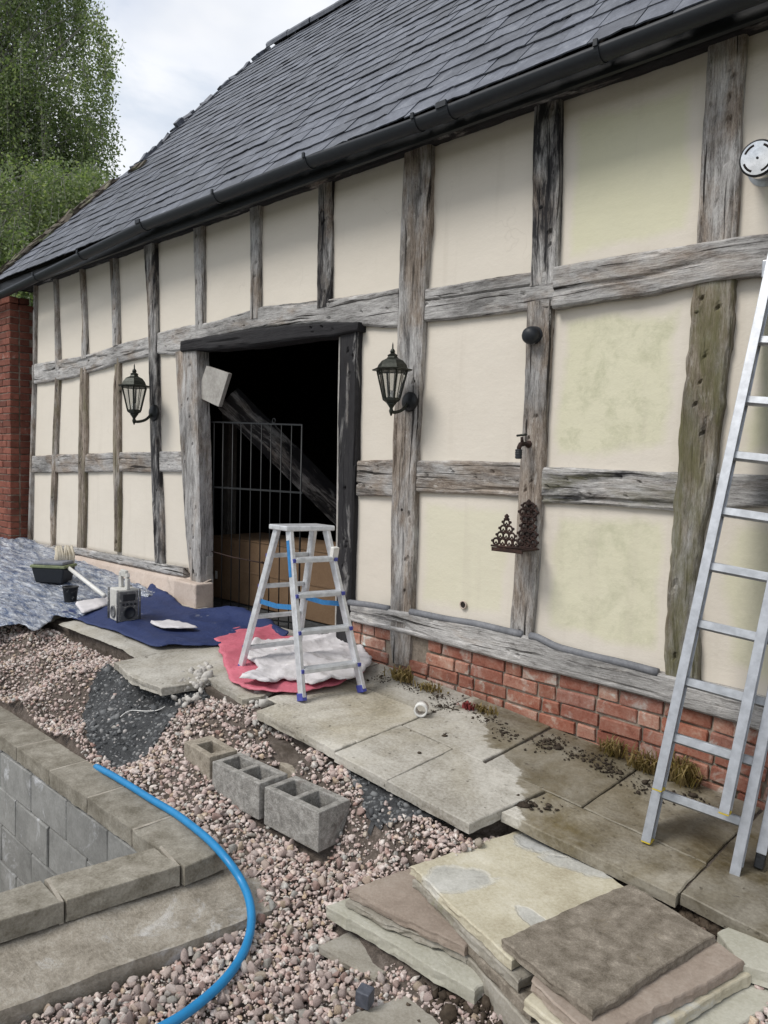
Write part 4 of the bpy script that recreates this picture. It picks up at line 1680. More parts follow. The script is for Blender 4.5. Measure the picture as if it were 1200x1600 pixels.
flag([(545, 1390), (655, 1352), (772, 1436), (726, 1480)], -.060, .034, 'flag_red', 'pinkish-brown flagstone on top of the small left stack', 9)
flag([(541, 1408), (650, 1370), (775, 1455), (728, 1494)], -.098, .026, 'flag_grey', 'thin weathered flagstone in the middle of the small left stack', 10, jag=.014)
flag([(509, 1414), (600, 1382), (815, 1500), (742, 1548)], -.130, .045, 'flag_cream', 'long cream flagstone at the bottom of the small left stack', 11)
flag([(497, 1477), (551, 1452), (642, 1496), (587, 1527)], -.215, .030, 'flag_grey', 'small dark grey flagstone lying alone on the pebbles', 12)
flag([(480, 1625), (560, 1580), (637, 1555), (690, 1590), (720, 1640), (600, 1690)], -.235, .05, 'flag_grey', 'mossy flagstone lying at the bottom edge below the dark cube', 13, jag=.016)
flag([(1121, 1456), (1165, 1442), (1222, 1468), (1240, 1530), (1160, 1508)], .0, .05, 'flag_cream', 'pale broken flagstone beside the path on the right', 14)

KP = np.zeros(len(PX), bool)
for poly in KEEP:
    c = np.mean(poly, 0)
    big = [c + (np.array(p) - c) * .93 for p in poly]
    KP |= in_poly(PX, PY, big)

# ================================================================== CONCRETE BLOCKS
def cellsolid(xs, ys, mask, z0, z1):
    nx, ny = len(xs), len(ys)
    V = [(x, y, z) for z in (z0, z1) for x in xs for y in ys]

    def vi(i, j, k):
        return k * nx * ny + i * ny + j
    F = []
    for i in range(nx - 1):
        for j in range(ny - 1):
            if not mask[i][j]:
                continue
            F.append((vi(i, j, 1), vi(i + 1, j, 1), vi(i + 1, j + 1, 1), vi(i, j + 1, 1)))
            F.append((vi(i, j, 0), vi(i, j + 1, 0), vi(i + 1, j + 1, 0), vi(i + 1, j, 0)))
            for di, dj, a, b in ((-1, 0, (0, 1), (0, 0)), (1, 0, (1, 0), (1, 1)), (0, -1, (0, 0), (1, 0)), (0, 1, (1, 1), (0, 1))):
                ii, jj = i + di, j + dj
                if ii < 0 or jj < 0 or ii >= nx - 1 or jj >= ny - 1 or not mask[ii][jj]:
                    F.append((vi(i + a[0], j + a[1], 0), vi(i + b[0], j + b[1], 0), vi(i + b[0], j + b[1], 1), vi(i + a[0], j + a[1], 1)))
    return np.array(V), F


def hollow(name, corner, ax, L, Wd, H, holes, mat, label, seed):
    """corner: near bottom corner; block runs back along -ax (length) and to the left-hand normal (width)."""
    w = .034
    if holes == 2:
        g_ = .030
        xs = [0, w, L / 2 - g_ / 2, L / 2 + g_ / 2, L - w, L]
        m = [[1, 1, 1], [1, 0, 1], [1, 1, 1], [1, 0, 1], [1, 1, 1]]
    elif holes == 1:
        xs = [0, w * 1.3, L - w * 2.2, L]
        m = [[1, 1, 1], [1, 0, 1], [1, 1, 1]]
    else:
        xs = [0, L]
        m = [[1, 1, 1]]
    ys = [0, w, Wd - w, Wd]
    V, F = cellsolid(xs, ys, m, 0, H)
    a = np.array([ax[0], ax[1], 0.0])
    a = _n(a)
    b = np.array([-a[1], a[0], 0.0])
    P = np.array(corner) - a * V[:, :1] + b * V[:, 1:2] + np.array([0, 0, 1.0]) * V[:, 2:]
    o = part(name, P, F, mat, None, False, bevel=.0045, seg=2)
    tag(o, label, 'concrete block', 'loose concrete blocks set on the pebbles' if holes else None)
    # keep pebbles out of it
    q = [np.array(corner)[:2] - a[:2] * x + b[:2] * y for x, y in ((0, 0), (L, 0), (L, Wd), (0, Wd))]
    KEEP.append(q)
    global KP
    KP |= in_poly(PX, PY, q)
    return o


def blk(near, left, right, z):
    n_, l_, r_ = on_z(*near, z), on_z(*left, z), on_z(*right, z)
    d = n_ - l_
    return n_, d, np.linalg.norm(d), np.linalg.norm(r_ - n_)


n1, d1, L1, W1 = blk((497, 1333), (412, 1288), (559, 1318), -.13)
hollow('hollow_block', n1, d1, L1, W1, .176, 2, MT['cinder'], 'grey hollow concrete block nearest the flagstone pile', 1)
n2, d2, L2, W2 = blk((404, 1282), (331, 1243), (458, 1270), -.115)
hollow('hollow_block', n2, d2, L2, min(W2, .185), .172, 2, MT['cinder'], 'grey hollow concrete block in the middle of the three', 2)
n3, d3, L3, W3 = blk((327, 1232), (287, 1205), (374, 1222), -.09)
hollow('hollow_block', n3, d3, L3, W3, .158, 1, MT['cinder2'], 'buff half concrete block with one hole and a broken face', 3)
top2 = -.115 + .172
a_, b_, c_ = on_z(457, 1208, top2 - .012), on_z(397, 1167, top2 - .012), on_z(488, 1199, top2 - .012)
hollow('solid_block', a_ - np.array([0, 0, .17]) + np.array([.0, .006, 0]), a_ - b_, np.linalg.norm(a_ - b_), .10, .17, 0, MT['cinder2'], 'solid cream block standing behind the middle hollow block', 4)

# ================================================================== PEBBLES AND GRIT
KEEPM = ~KP
X_, Y_, S_, sc_, ok_ = PX[KEEPM], PY[KEEPM], PS[KEEPM], scr[KEEPM], ok[KEEPM]
ic0f = VARL
# stones buried under others are not the ones to single out: take the largest on screen
rank = np.argsort(-(sc_ * ok_))[:300]
sel = np.zeros(len(X_), bool)
sel[rank] = True
pm = [make_mesh('pebble', v, f, MT['pebble'], i % 3 == 0) for i, (v, f) in enumerate(VAR)]
rr = np.random.default_rng(5)
for i in np.where(sel)[0]:
    o = put('pebble', pm[i % len(pm)], GROUND, (X_[i], Y_[i], float(gz_at(X_[i], Y_[i])) + S_[i] * rr.uniform(.2, .55)), tuple(rr.uniform(0, 6.28, 3)))
    o.scale = (S_[i] * rr.uniform(.85, 1.4), S_[i] * rr.uniform(.75, 1.1), S_[i] * rr.uniform(.6, .9))
far = dp[KEEPM] > 4.2
nr = ~sel & ~far
for mk_, vr_ in ((nr & (S_ >= .0095), VAR), (nr & (S_ < .0095), ic0f)):
    V, F, _ = build_stones(X_[mk_], Y_[mk_], S_[mk_], vr_, 21)
    o = part('pebbles', V, F, MT['pebbles'], GROUND, False)
    o['kind'] = 'stuff'
V, F, _ = build_stones(X_[~sel & far], Y_[~sel & far], S_[~sel & far], VARL, 22)
o = part('pebbles', V, F, MT['pebbles'], GROUND, False)
o['kind'] = 'stuff'
# dark grit
gx_, gy_, gs_ = [], [], []
for poly, sp in ((GRIT1, .0125), (GRIT2, .012)):
    q = np.array(poly)
    X, Y, r = scatter(q[:, 0].min() - .05, q[:, 0].max() + .05, q[:, 1].min() - .05, q[:, 1].max() + .05, sp, 88)
    k = in_poly(X + .06 * vnoise(X * 9, Y * 9, 3), Y + .06 * vnoise(X * 9, Y * 9, 4), poly)
    for pl in KEEP:
        k &= ~in_poly(X, Y, pl)
    gx_.append(X[k])
    gy_.append(Y[k])
    gs_.append(.0070 * np.exp(r.normal(0, .42, k.sum())))
gx_, gy_, gs_ = map(np.concatenate, (gx_, gy_, gs_))
ic0 = []
for i in range(4):
    b = bmesh.new()
    bmesh.ops.create_icosphere(b, subdivisions=1, radius=1)
    Vv = np.array([v.co[:] for v in b.verts]) * (1 + .25 * np.random.default_rng(i).normal(0, 1, (len(b.verts), 1)))
    Ff = np.array([[v.index for v in f.verts] for f in b.faces])
    b.free()
    ic0.append((Vv, Ff))
V, F, _ = build_stones(gx_, gy_, gs_, ic0, 23)
o = part('grit', V, F, MT['grit'], GROUND, False)
o['kind'] = 'stuff'
for poly in (GRIT1, GRIT2):
    q = np.array(poly)
    xs_ = np.arange(q[:, 0].min(), q[:, 0].max(), .02)
    ys_ = np.arange(q[:, 1].min(), q[:, 1].max(), .02)
    U, W = np.meshgrid(xs_, ys_, indexing='ij')
    Zq = gz_at(U, W) + .003
    V = np.stack([U, W, Zq], -1).reshape(-1, 3)
    F = grid_faces(len(xs_), len(ys_))
    cc = V[F].mean(1)
    k = in_poly(cc[:, 0], cc[:, 1], poly)
    o = part('grit_bed', V, F[k], MT['gritbed'], GROUND, True)
    o['kind'] = 'stuff'
# crumbled pale mortar and soil at the path edge
def lumps(name, pts, n, spread, size, mat, seed, kind='stuff', label=None, cat=None, parent=None, zf=None, flat=1.0):
    r = np.random.default_rng(seed)
    P = np.array(pts)
    i = r.integers(0, len(P), n)
    X = P[i, 0] + r.normal(0, spread, n)
    Y = P[i, 1] + r.normal(0, spread, n)
    Z = P[i, 2] if zf is None else zf(X, Y)
    S = size * np.exp(r.normal(0, .45, n))
    Vs, Fs = [], []
    R3 = rot_rand(r, n)
    for k in range(n):
        bv, bf = ic0[k % 4] if size < .02 else VARL[k % 8]
        q = (bv * S[k] * r.uniform(.6, 1.2, 3)) @ R3[k].T
        q[:, 2] *= flat
        q += np.array([X[k], Y[k], Z[k] + S[k] * .3 * flat])
        Fs.append(bf + sum(len(v) for v in Vs))
        Vs.append(q)
    o = part(name, np.concatenate(Vs), np.concatenate(Fs), mat, parent, True)
    if kind:
        o['kind'] = kind
    if label:
        tag(o, label, cat)
    return o


pp = [on_z(a, b, .09) for a, b in ((300, 1100), (310, 1085), (325, 1095), (300, 1112), (318, 1078))]
lumps('rubble_lump', pp, 130, .035, .020, MT['rubble'], 41, 'stuff', 'crumbly pale lump of old mortar at the broken path edge', 'rubble', None, lambda x, y: gz_at(x, y) + .035)
pp = [on_z(a, b, .1) for a, b in ((350, 1090), (375, 1105), (395, 1110), (410, 1125), (425, 1140), (340, 1085))]
lumps('path_rubble', pp, 90, .05, .022, MT['rubble'], 42, 'stuff', None, None, GROUND, lambda x, y: gz_at(x, y) + .01)
pp = [on_z(a, b, -.03) for a, b in ((930, 1345), (960, 1365), (1000, 1390), (1040, 1405), (1080, 1425), (1110, 1440), (1140, 1450))]
lumps('soil_crumbs', pp, 900, .03, .010, MT['soil_clod'], 43, 'stuff', None, None, GROUND, lambda x, y: gz_at(x, y) + .01)
pp = [on_z(a, b, -.24) for a, b in ((720, 1560), (770, 1580), (740, 1600), (820, 1600), (790, 1560))]
lumps('soil_crumbs', pp, 700, .06, .008, MT['soil_clod'], 44, 'stuff', None, None, GROUND, lambda x, y: gz_at(x, y))
pp = [on_path(a, b) for a, b in ((650, 1075), (700, 1105), (760, 1125), (790, 1145), (850, 1165), (900, 1180), (960, 1205), (870, 1160), (690, 1090), (940, 1190), (600, 1060), (1010, 1230), (1080, 1250))]
lumps('soil_crumbs', pp, 850, .04, .0042, MT['soil_clod'], 45, 'stuff', None, None, PATH, lambda x, y: path_z(x, np.minimum(y, -.01)) + .002 + .02 * np.clip((y + .12) / .12, 0, 1), .7)
for a, b, n, sp in ((815, 1250, 14, .035), (835, 1257, 14, .03), (857, 1160, 16, .02), (868, 1168, 12, .015), (790, 1155, 7, .02), (870, 1263, 5, .02), (690, 1146, 3, .012), (652, 1177, 2, .006), (640, 1142, 2, .006)):
    lumps('soil_clod', [on_path(a, b)], n, sp, .0075, MT['soil_clod'], 460 + a, 'stuff', None, None, PATH, lambda x, y: path_z(x, y), .42)
q = on_z(570, 1566, -.22)
mb = MB()
mb.box(q + np.array([0, 0, .02]), (.05, .045, .055), (.1, .05, .3))
tag(mb.build('slate_cube', MT['slate'], None, bevel=.004), 'small dark blue-grey cube of stone among the pebbles', 'stone')
# a rusty offcut of tile leaning on the near block
q = on_z(568, 1306, -.11)
MBt = MB().box(q + np.array([.02, .03, .05]), (.10, .012, .10), (.5, .2, 1.0))
tag(MBt.build('broken_tile', MT['brickold'], None, bevel=.003), 'broken brown tile leaning beside the nearest hollow block', 'tile')

# ================================================================== BLUE WATER PIPE
HP = [(150, 1198, -.10), (175, 1211, -.083), (205, 1229, -.083), (240, 1251, -.083), (272, 1270, -.083), (302, 1292, -.082), (330, 1316, -.082), (356, 1345, -.10), (377, 1376, -.150), (389, 1405, -.175), (393, 1436, -.195), (388, 1468, -.210),
      (374, 1500, -.216), (350, 1532, -.218), (318, 1562, -.218), (280, 1590, -.220), (235, 1615, -.222), (150, 1660, -.225), (40, 1700, -.225)]
P = np.array([on_z(a, b, c) for a, b, c in HP])
t = np.arange(len(P))
tt = np.linspace(0, len(P) - 1, 140)


def smooth_curve(P, tt):
    out = []
    n = len(P)
    for x in tt:
        i = min(int(x), n - 2)
        f = x - i
        p0, p1, p2, p3 = P[max(i - 1, 0)], P[i], P[i + 1], P[min(i + 2, n - 1)]
        out.append(.5 * ((2 * p1) + (-p0 + p2) * f + (2 * p0 - 5 * p1 + 4 * p2 - p3) * f * f + (-p0 + 3 * p1 - 3 * p2 + p3) * f ** 3))
    return np.array(out)


C = smooth_curve(P, tt)
tag(MB().tube(C, .0165, 14).build('water_pipe', MT['hose'], None, True), 'bright blue plastic water pipe curving over the pool coping onto the pebbles', 'pipe')
# thin cable lying on the grit
cc = [on_z(*p) for p in ((188, 1118, .07), (205, 1106, .095), (225, 1103, .11), (245, 1098, .13), (258, 1088, .16))]
C = smooth_curve(np.array(cc), np.linspace(0, 4, 30))
C[:, 2] = gz_at(C[:, 0], C[:, 1]) + .02
tag(MB().tube(C, .0028, 6).build('cable', MT['white_plastic'], None, True), 'thin pale cable end lying on the dark grit', 'cable')
# short white pipe offcut
c = on_path(658, 1118)
ax = _n(np.array([.55, -.82, .0]))
mb = MB()
R_, r_ = .036, .027
pc = c + np.array([0, 0, R_])
mb.lathe(pc - ax * .035, ax, [(r_, .066), (R_, .07), (R_, 0), (r_, .004), (r_, .066)], 24)
mb.F = mb.F[:-2]
tag(mb.build('pipe_offcut', MT['white_plastic'], None, True), 'short white plastic pipe offcut lying on the path', 'pipe offcut')


# dry weeds at the wall foot
def tuft(c, n, h, spread, mat, label, seed, cat='weed'):
    r = np.random.default_rng(seed)
    mb = MB()
    for _ in range(n):
        a = r.uniform(0, 6.28)
        l = h * r.uniform(.5, 1.1)
        b = np.array(c) + np.array([r.normal(0, spread), r.normal(0, spread * .5), 0])
        d = np.array([math.cos(a), math.sin(a) - .3, 0]) * l * r.uniform(.2, .8)
        m = b + d * .5 + np.array([0, 0, l * .7])
        e = b + d * 1.1 + np.array([0, 0, l * r.uniform(.4, 1.0)])
        w = np.array([-d[1], d[0], 0])
        w = w / (np.linalg.norm(w) + 1e-9) * r.uniform(.002, .005)
        mb.add([b - w, b + w, m + w, m - w, e], [(0, 1, 2, 3), (3, 2, 4)])
    return tag(mb.build('dry_weed', mat), label, cat, 'dry weeds along the foot of the wall')


w_ = on_path(628, 1062)
tuft(w_ + np.array([0, -.0, 0]), 170, .085, .045, MT['straw'], 'dry straw-coloured weed under the tall oak post', 1)
tuft(on_path(672, 1078), 90, .05, .05, MT['straw'], 'low dry weed just right of the tall oak post', 2)
tuft(on_path(958, 1180), 110, .10, .03, MT['straw'], 'dry grassy tuft at the brick wall left of the ladder', 3)
tuft(on_path(1008, 1205), 120, .11, .03, MT['straw'], 'dry tuft against the bricks beside the ladder foot', 4)
tuft(on_path(1062, 1222), 190, .14, .045, MT['straw'], 'tall dry weed seen through the ladder rungs', 5)
tuft(on_path(730, 1108), 60, .05, .02, MT['rose'], 'small dried red plant at the brick wall', 6, 'plant')
tuft(on_path(755, 1112), 70, .045, .04, MT['straw'], 'low dry weed beside the dried red plant', 7)

# ================================================================== DUST SHEETS
def proj(P):
    c = ROT.T @ (np.asarray(P, float) - CAM)
    return c[0] / c[2] * FPX + 600, c[1] / c[2] * FPX + 800


def sheet(name, poly, hf, res, mat, label, cat='dust sheet', group=None, wob=.02, seed=0, base=None, thick=.003):
    q = np.array(poly)
    xs_ = np.arange(q[:, 0].min() - .03, q[:, 0].max() + .03, res)
    ys_ = np.arange(q[:, 1].min() - .03, q[:, 1].max() + .03, res)
    U, W = np.meshgrid(xs_, ys_, indexing='ij')
    Zb = base(U, W) if base else path_z(U, W)
    V = np.stack([U, W, Zb + hf(U, W)], -1).reshape(-1, 3)
    F = grid_faces(len(xs_), len(ys_))
    c = V[F].mean(1)
    k = in_poly(c[:, 0] + wob * fbm(c[:, 0] * 6, c[:, 1] * 6, seed, 3), c[:, 1] + wob * fbm(c[:, 0] * 6, c[:, 1] * 6, seed + 7, 3), poly)
    F = F[k]
    used = np.unique(F)
    re = np.full(len(V), -1)
    re[used] = np.arange(len(used))
    F = re[F]
    V = V[used]
    # ease the stepped outline into a cut edge
    ed = np.sort(np.concatenate([F[:, [0, 1]], F[:, [1, 2]], F[:, [2, 3]], F[:, [3, 0]]]), 1)
    ue, cnt = np.unique(ed, axis=0, return_counts=True)
    be = ue[cnt == 1]
    for _ in range(6):
        acc = np.zeros((len(V), 2))
        num = np.zeros(len(V))
        for a, b in ((0, 1), (1, 0)):
            np.add.at(acc, be[:, a], V[be[:, b], :2])
            np.add.at(num, be[:, a], 1)
        m_ = num > 0
        V[m_, :2] = .5 * V[m_, :2] + .5 * acc[m_] / num[m_][:, None]
    zb2 = base(V[:, 0], V[:, 1]) if base else path_z(V[:, 0], V[:, 1])
    edge_pts = np.unique(be)
    h2 = hf(V[:, 0], V[:, 1])
    h2[edge_pts] *= .8
    V[:, 2] = zb2 + h2
    o = part(name, V, F, mat, None, True)
    m = o.modifiers.new('thickness', 'SOLIDIFY')
    m.thickness = thick
    tag(o, label, cat, group)
    return o


def ridged(x, y, s, o=4):
    r = 0
    a = 1.0
    for i in range(o):
        r = r + a * (1 - np.abs(2.6 * vnoise(x * 2 ** i, y * 2 ** i, s + i * 13))) ** 2
        a *= .5
    return r


def gnd(x, y):
    return np.maximum(path_z(x, y), gz_at(x, y))


pl = [on_path(a, b)[:2] for a, b in ((-60, 850), (44, 850), (75, 862), (118, 874), (165, 890), (214, 918), (246, 930), (218, 944), (196, 962), (150, 955), (118, 972), (88, 966), (62, 986), (48, 990), (30, 980), (-60, 990))]
pl[0] = (-10.2, -.25)
sheet('plastic_sheet', pl, lambda x, y: .008 + .024 * ridged(x * 2.6, y * 6.5, 3, 6) * .75 + .012 * ridged(x * 14, y * 22, 8, 3) * .6 + np.where(x < -6.9, .05 * np.clip((-6.6 - x) / 2.2, 0, 1) * np.clip((y + 1.0) / .7, 0, 1) * (.5 + .5 * ridged(x * 1.6, y * 3, 9, 4)), 0),
      .013, MT['sheet_silver'], 'crinkled silvery blue plastic sheet spread under the paint tubs', wob=.05, seed=3, base=gnd)
pl = [on_path(a, b)[:2] for a, b in ((92, 962), (150, 945), (196, 952), (240, 918), (262, 935), (300, 955), (380, 962), (410, 975), (455, 998), (340, 1012), (243, 1017), (180, 990))]
sheet('dust_sheet', pl, lambda x, y: .010 + .040 * ridged(x * 1.5, y * 2.0, 23, 4) * .62 + .05 * np.clip((y + .16) / .12, 0, 1),
      .022, MT['sheet_navy'], 'navy blue dust sheet with splashes of white paint under the radio', wob=.03, seed=13)
pl = [on_path(a, b)[:2] for a, b in ((338, 1000), (352, 985), (410, 978), (440, 995), (520, 1010), (572, 1030), (575, 1048), (560, 1060), (520, 1078), (470, 1086), (440, 1088), (385, 1084), (355, 1066))]
sheet('plastic_sheet', pl, lambda x, y: .010 + .050 * ridged(x * 2.4, y * 1.9, 33, 4) * .62, .016, MT['sheet_red'], 'crumpled pinkish red plastic sheet under the step ladder', wob=.04, seed=23)
pl = [on_path(a, b)[:2] for a, b in ((372, 1082), (402, 1062), (384, 1042), (396, 1016), (470, 1008), (550, 1006), (580, 1038), (574, 1060), (548, 1074), (490, 1086), (470, 1076), (440, 1076), (425, 1088))]
pc_ = np.mean(pl, 0)
sheet('dust_sheet', pl, lambda x, y: .046 + .065 * ridged(x * 3.6, y * 3.0, 43, 4) * .62 + .03 * np.exp(-((x - pc_[0]) ** 2 + (y - pc_[1] - .1) ** 2) / .05), .012, MT['sheet_white'], 'rumpled white dust sheet bunched over the red one beneath the step ladder', wob=.03, seed=33)
# pale stain / rag pieces lying on the navy sheet
for i, (pts, lb) in enumerate((([(232, 982), (262, 978), (300, 984), (312, 990), (280, 993), (255, 991)], 'pale paint rag lying flat on the navy sheet'),
                               ([(118, 952), (172, 940), (172, 952), (130, 968)], 'cream cloth edge between the plastic sheet and the navy sheet'))):
    pl = [on_path(a, b)[:2] for a, b in pts]
    sheet('paint_rag', pl, lambda x, y: .048 + .012 * ridged(x * 5, y * 5, 53, 3), .015, MT['sheet_white'], lb, 'rag', wob=.02, seed=43 + i)

# ================================================================== THINGS ON THE SHEETS
# black tub with lid
def tub(c, w, d, h, name, label, lid=True, taper=.82):
    e = empty(name, c, label, 'tub' if lid else 'bucket')
    mb = MB()
    c = np.array(c)
    u, v = np.array([.80, .6, 0]), np.array([-.6, .80, 0])
    def rectring(k, z):
        pts = []
        for sx, sy in ((-1, -1), (1, -1), (1, 1), (-1, 1)):
            for t in (-.12, .12) if True else ():
                pass
        for sx, sy in ((-1, -1), (1, -1), (1, 1), (-1, 1)):
            pts.append(c + u * sx * w / 2 * k + v * sy * d / 2 * k + np.array([0, 0, z]))
        return pts
    b = rectring(taper, 0)
    t = rectring(1, h)
    mb.hexa(b, t).build('body', MT['black_plastic'], e, bevel=.012, seg=3)
    if lid:
        MB().hexa(rectring(1.06, h + .001), rectring(1.06, h + .026)).build('rim', MT['tubrim'], e, bevel=.006)
        MB().hexa(rectring(.93, h + .027), rectring(.90, h + .055)).build('lid', MT['tublid'], e, bevel=.008)
    return e


MT['tubrim'] = rocky('paint_smeared_rim', [(.10, .12, .07), (.22, .25, .14), (.05, .06, .05)], 9, 30, 0)
MT['tublid'] = rocky('grey_tub_lid', [(.10, .11, .13), (.17, .18, .21), (.28, .29, .31)], 7, 40, 0, rough=.5)
MT['spat'] = rocky('paint_spattered_black', [(.012, .013, .015), (.014, .015, .017), (.03, .03, .032)], 4, 20, 0, (.45, .44, .42), 34, .60, bump=.2, rough=.5)
tc = on_path(84, 914) + np.array([0, 0, .03])
tub(tc, .31, .21, .135, 'paint_tub', 'black rectangular paint tub with a smeared green rim and grey lid')
bc = on_path(110, 944) + np.array([0, 0, .025])
e = empty('paint_bucket', bc, 'small round black bucket with white splashes beside the tub', 'bucket')
mb = MB()
mb.lathe(bc, (0, 0, 1), [(.047, 0), (.060, .110), (.065, .112), (.065, .122), (.057, .122), (.046, .01)], 24)
mb.F = mb.F[:-2]
mb.build('body', MT['spat'], e, True)
MB().lathe(bc + np.array([0, 0, .008]), (0, 0, 1), [(.045, 0), (.053, .06)], 24).build('paint', MT['white_plastic'], e)

# radio
RC = on_path(186, 974) + np.array([.02, .03, .03])
e = empty('site_radio', RC, 'paint-spattered white and grey site radio with a carrying handle', 'radio')
MT['radio'] = rocky('spattered_white_plastic', [(.40, .40, .37), (.52, .51, .48), (.58, .57, .54)], 6, 40, 0, (.12, .12, .13), 22, .62, bump=.1, rough=.6)
MT['radiogrey'] = rocky('spattered_grey_plastic', [(.06, .062, .066), (.12, .122, .128), (.20, .20, .205)], 8, 50, 0, (.46, .45, .43), 22, .54, bump=.2, rough=.55)
ang = math.radians(-6)
ru = np.array([math.cos(ang), math.sin(ang), 0])      # along the front
rv = np.array([-math.sin(ang), math.cos(ang), 0])     # towards the back
rz = np.array([0, 0, 1.0])


def rbox(mb, x, y, z, sx, sy, sz):
    c = RC + ru * x + rv * y + rz * z
    a = [c + ru * i * sx / 2 + rv * j * sy / 2 - rz * sz / 2 for i, j in ((-1, -1), (1, -1), (1, 1), (-1, 1))]
    return mb.hexa(a, [p + rz * sz for p in a])


rbox(MB(), 0, 0, .12, .165, .16, .24).build('body', MT['radio'], e, bevel=.012, seg=3)
# grey face on the side that looks along the wall, two speakers, display
rbox(MB(), .090, 0, .12, .016, .140, .215).build('front_panel', MT['radiogrey'], e, bevel=.006)
for z, r in ((.068, .045),):
    MB().lathe(RC + ru * .098 + rz * z, ru, [(r, 0), (r, .008), (r * .8, .010), (r * .75, .004), (.001, .006)], 22).build('speaker', MT['black_plastic'], e, True)
    MB().lathe(RC - rv * .081 + ru * -.0 + rz * z, -rv, [(r, 0), (r, .008), (r * .8, .010), (r * .75, .004), (.001, .006)], 22).build('speaker', MT['radiogrey'], e, True)
rbox(MB(), .099, 0, .18, .006, .095, .05).build('display', MT['black_plastic'], e, bevel=.003)
for k in range(4):
    MB().lathe(RC + ru * .098 + rv * (-.045 + .03 * k) + rz * .13, ru, [(.010, 0), (.009, .010)], 12).build('knob', MT['black_plastic'], e)
mb = MB()
hp = [RC + ru * x + rz * z for x, z in ((-.06, .24), (-.065, .32), (-.05, .35), (.05, .35), (.065, .32), (.06, .24))]
for a, b in zip(hp[:-1], hp[1:]):
    mb.bar(a, b, .05, .024, rv)
mb.build('handle', MT['radio'], e, bevel=.004)
for sx in (-1, 1):
    for sy in (-1, 1):
        mb = MB()
        a = RC + ru * sx * .088 + rv * sy * .085
        mb.tube([a + rz * .0, a + rz * .24], .008, 8)
        mb.build('guard_bar', MT['radiogrey'], e, True)

# masonry brush on a long white pole
_r = _rw((103, 884)) / FPX
hb = CAM + _r * (depth_of(tc) + .05)
_r = _rw((163, 931)) / FPX
pe = CAM + _r * (depth_of(RC) + .10)
e = empty('paint_brush', hb, 'cream wide-headed brush on a long white pole, propped between tub and radio', 'brush')
dv = _n(pe - hb)
MB().tube([hb + dv * .03, pe], .017, 12).build('pole', MT['white_plastic'], e, True)
up = _n(np.array([0, 0, 1.0]) - dv * dv[2])
sd_ = np.cross(dv, up)
mb = MB()
mb.hexa([hb + sd_ * a * .075 + up * b * .022 - dv * .02 for a, b in ((-1, -1), (1, -1), (1, 1), (-1, 1))], [hb + sd_ * a * .075 + up * b * .022 + dv * .035 for a, b in ((-1, -1), (1, -1), (1, 1), (-1, 1))])
mb.build('stock', MT['white_plastic'], e, bevel=.004)
MT['bristle'] = rocky('paint_caked_bristle', [(.36, .31, .22), (.50, .45, .36), (.58, .54, .46)], 14, 90, 0)
mb = MB()
r = np.random.default_rng(4)
for i in range(9):
    for j in range(3):
        b = hb + sd_ * (-.066 + .0165 * i) + up * (-.014 + .014 * j) - dv * .018
        mb.tube([b, b + up * .08 - dv * .03 + sd_ * r.normal(0, .006), b + up * .155 - dv * .08 + sd_ * r.normal(0, .010)], [.011, .013, .009], 6)
mb.build('bristles', MT['bristle'], e, True)

# ================================================================== STEP LADDER
FL, FR, RL = on_path(472, 1096), on_path(566, 1082), on_path(376, 1050)
RRf = RL + (FR - FL) * .98
RRf[2] = float(path_z(RRf[0], RRf[1]))
pcx = (FL + FR + RL + RRf) / 4
fz = _n((FL - RL) * np.array([1, 1, 0]))
wz = _n((FR - FL) * np.array([1, 1, 0]))
zt = .8
for _ in range(60):
    v = proj(np.array([pcx[0], pcx[1], zt]))[1]
    zt += (v - 822) * .0015
STEP = empty('step_ladder', pcx, 'silver aluminium step ladder with blue straps, standing open before the doorway', 'step ladder')
top = np.array([pcx[0], pcx[1], zt])
tc4 = {}
for nm, sf, sw in (('FL', 1, -1), ('FR', 1, 1), ('RL', -1, -1), ('RR', -1, 1)):
    tc4[nm] = top + fz * .062 * sf + wz * .112 * sw - np.array([0, 0, .02])
feet = {'FL': FL, 'FR': FR, 'RL': RL, 'RR': RRf}
for nm in feet:
    a, b = feet[nm] + np.array([0, 0, .02]), tc4[nm]
    mb = MB()
    mb.bar(a, b, .026, .046, fz)
    mb.build('stile', MT['alu_step'], STEP, bevel=.004)
    d = _n(b - a)
    MB().bar(feet[nm] + np.array([0, 0, .002]), feet[nm] + d * .045, .032, .054, fz).build('rubber_foot', MT['purple_plastic'], STEP, bevel=.004)
for fr in (.175, .395, .61, .82):
    for l, rt_, front in (('FL', 'FR', 1), ('RL', 'RR', 0)):
        p = feet[l] * (1 - fr) + tc4[l] * fr
        q = feet[rt_] * (1 - fr) + tc4[rt_] * fr
        d = _n(q - p)
        mb = MB()
        off = fz * (.008 if front else -.008)
        mb.bar(p + d * .013 + off, q - d * .013 + off, .062 if front else .032, .024)
        for g in (-.022, 0, .022):
            if front:
                mb.bar(p + d * .014 + off + fz * g + np.array([0, 0, .0145]), q - d * .014 + off + fz * g + np.array([0, 0, .0145]), .010, .005)
        mb.build('tread', MT['alu_step2'], STEP, bevel=.003)
        for e_ in (p, q):
            MB().box(e_ + fz * (.026 if front else -.026), (.02, .02, .02)).build('rivet_cap', MT['purple_plastic'], STEP)
mb = MB()
mb.hexa([top + fz * a * .092 + wz * b * .148 - np.array([0, 0, .022]) for a, b in ((-1, -1), (1, -1), (1, 1), (-1, 1))], [top + fz * a * .092 + wz * b * .148 + np.array([0, 0, .008]) for a, b in ((-1, -1), (1, -1), (1, 1), (-1, 1))])
mb.build('platform', MT['alu_step'], STEP, bevel=.006)
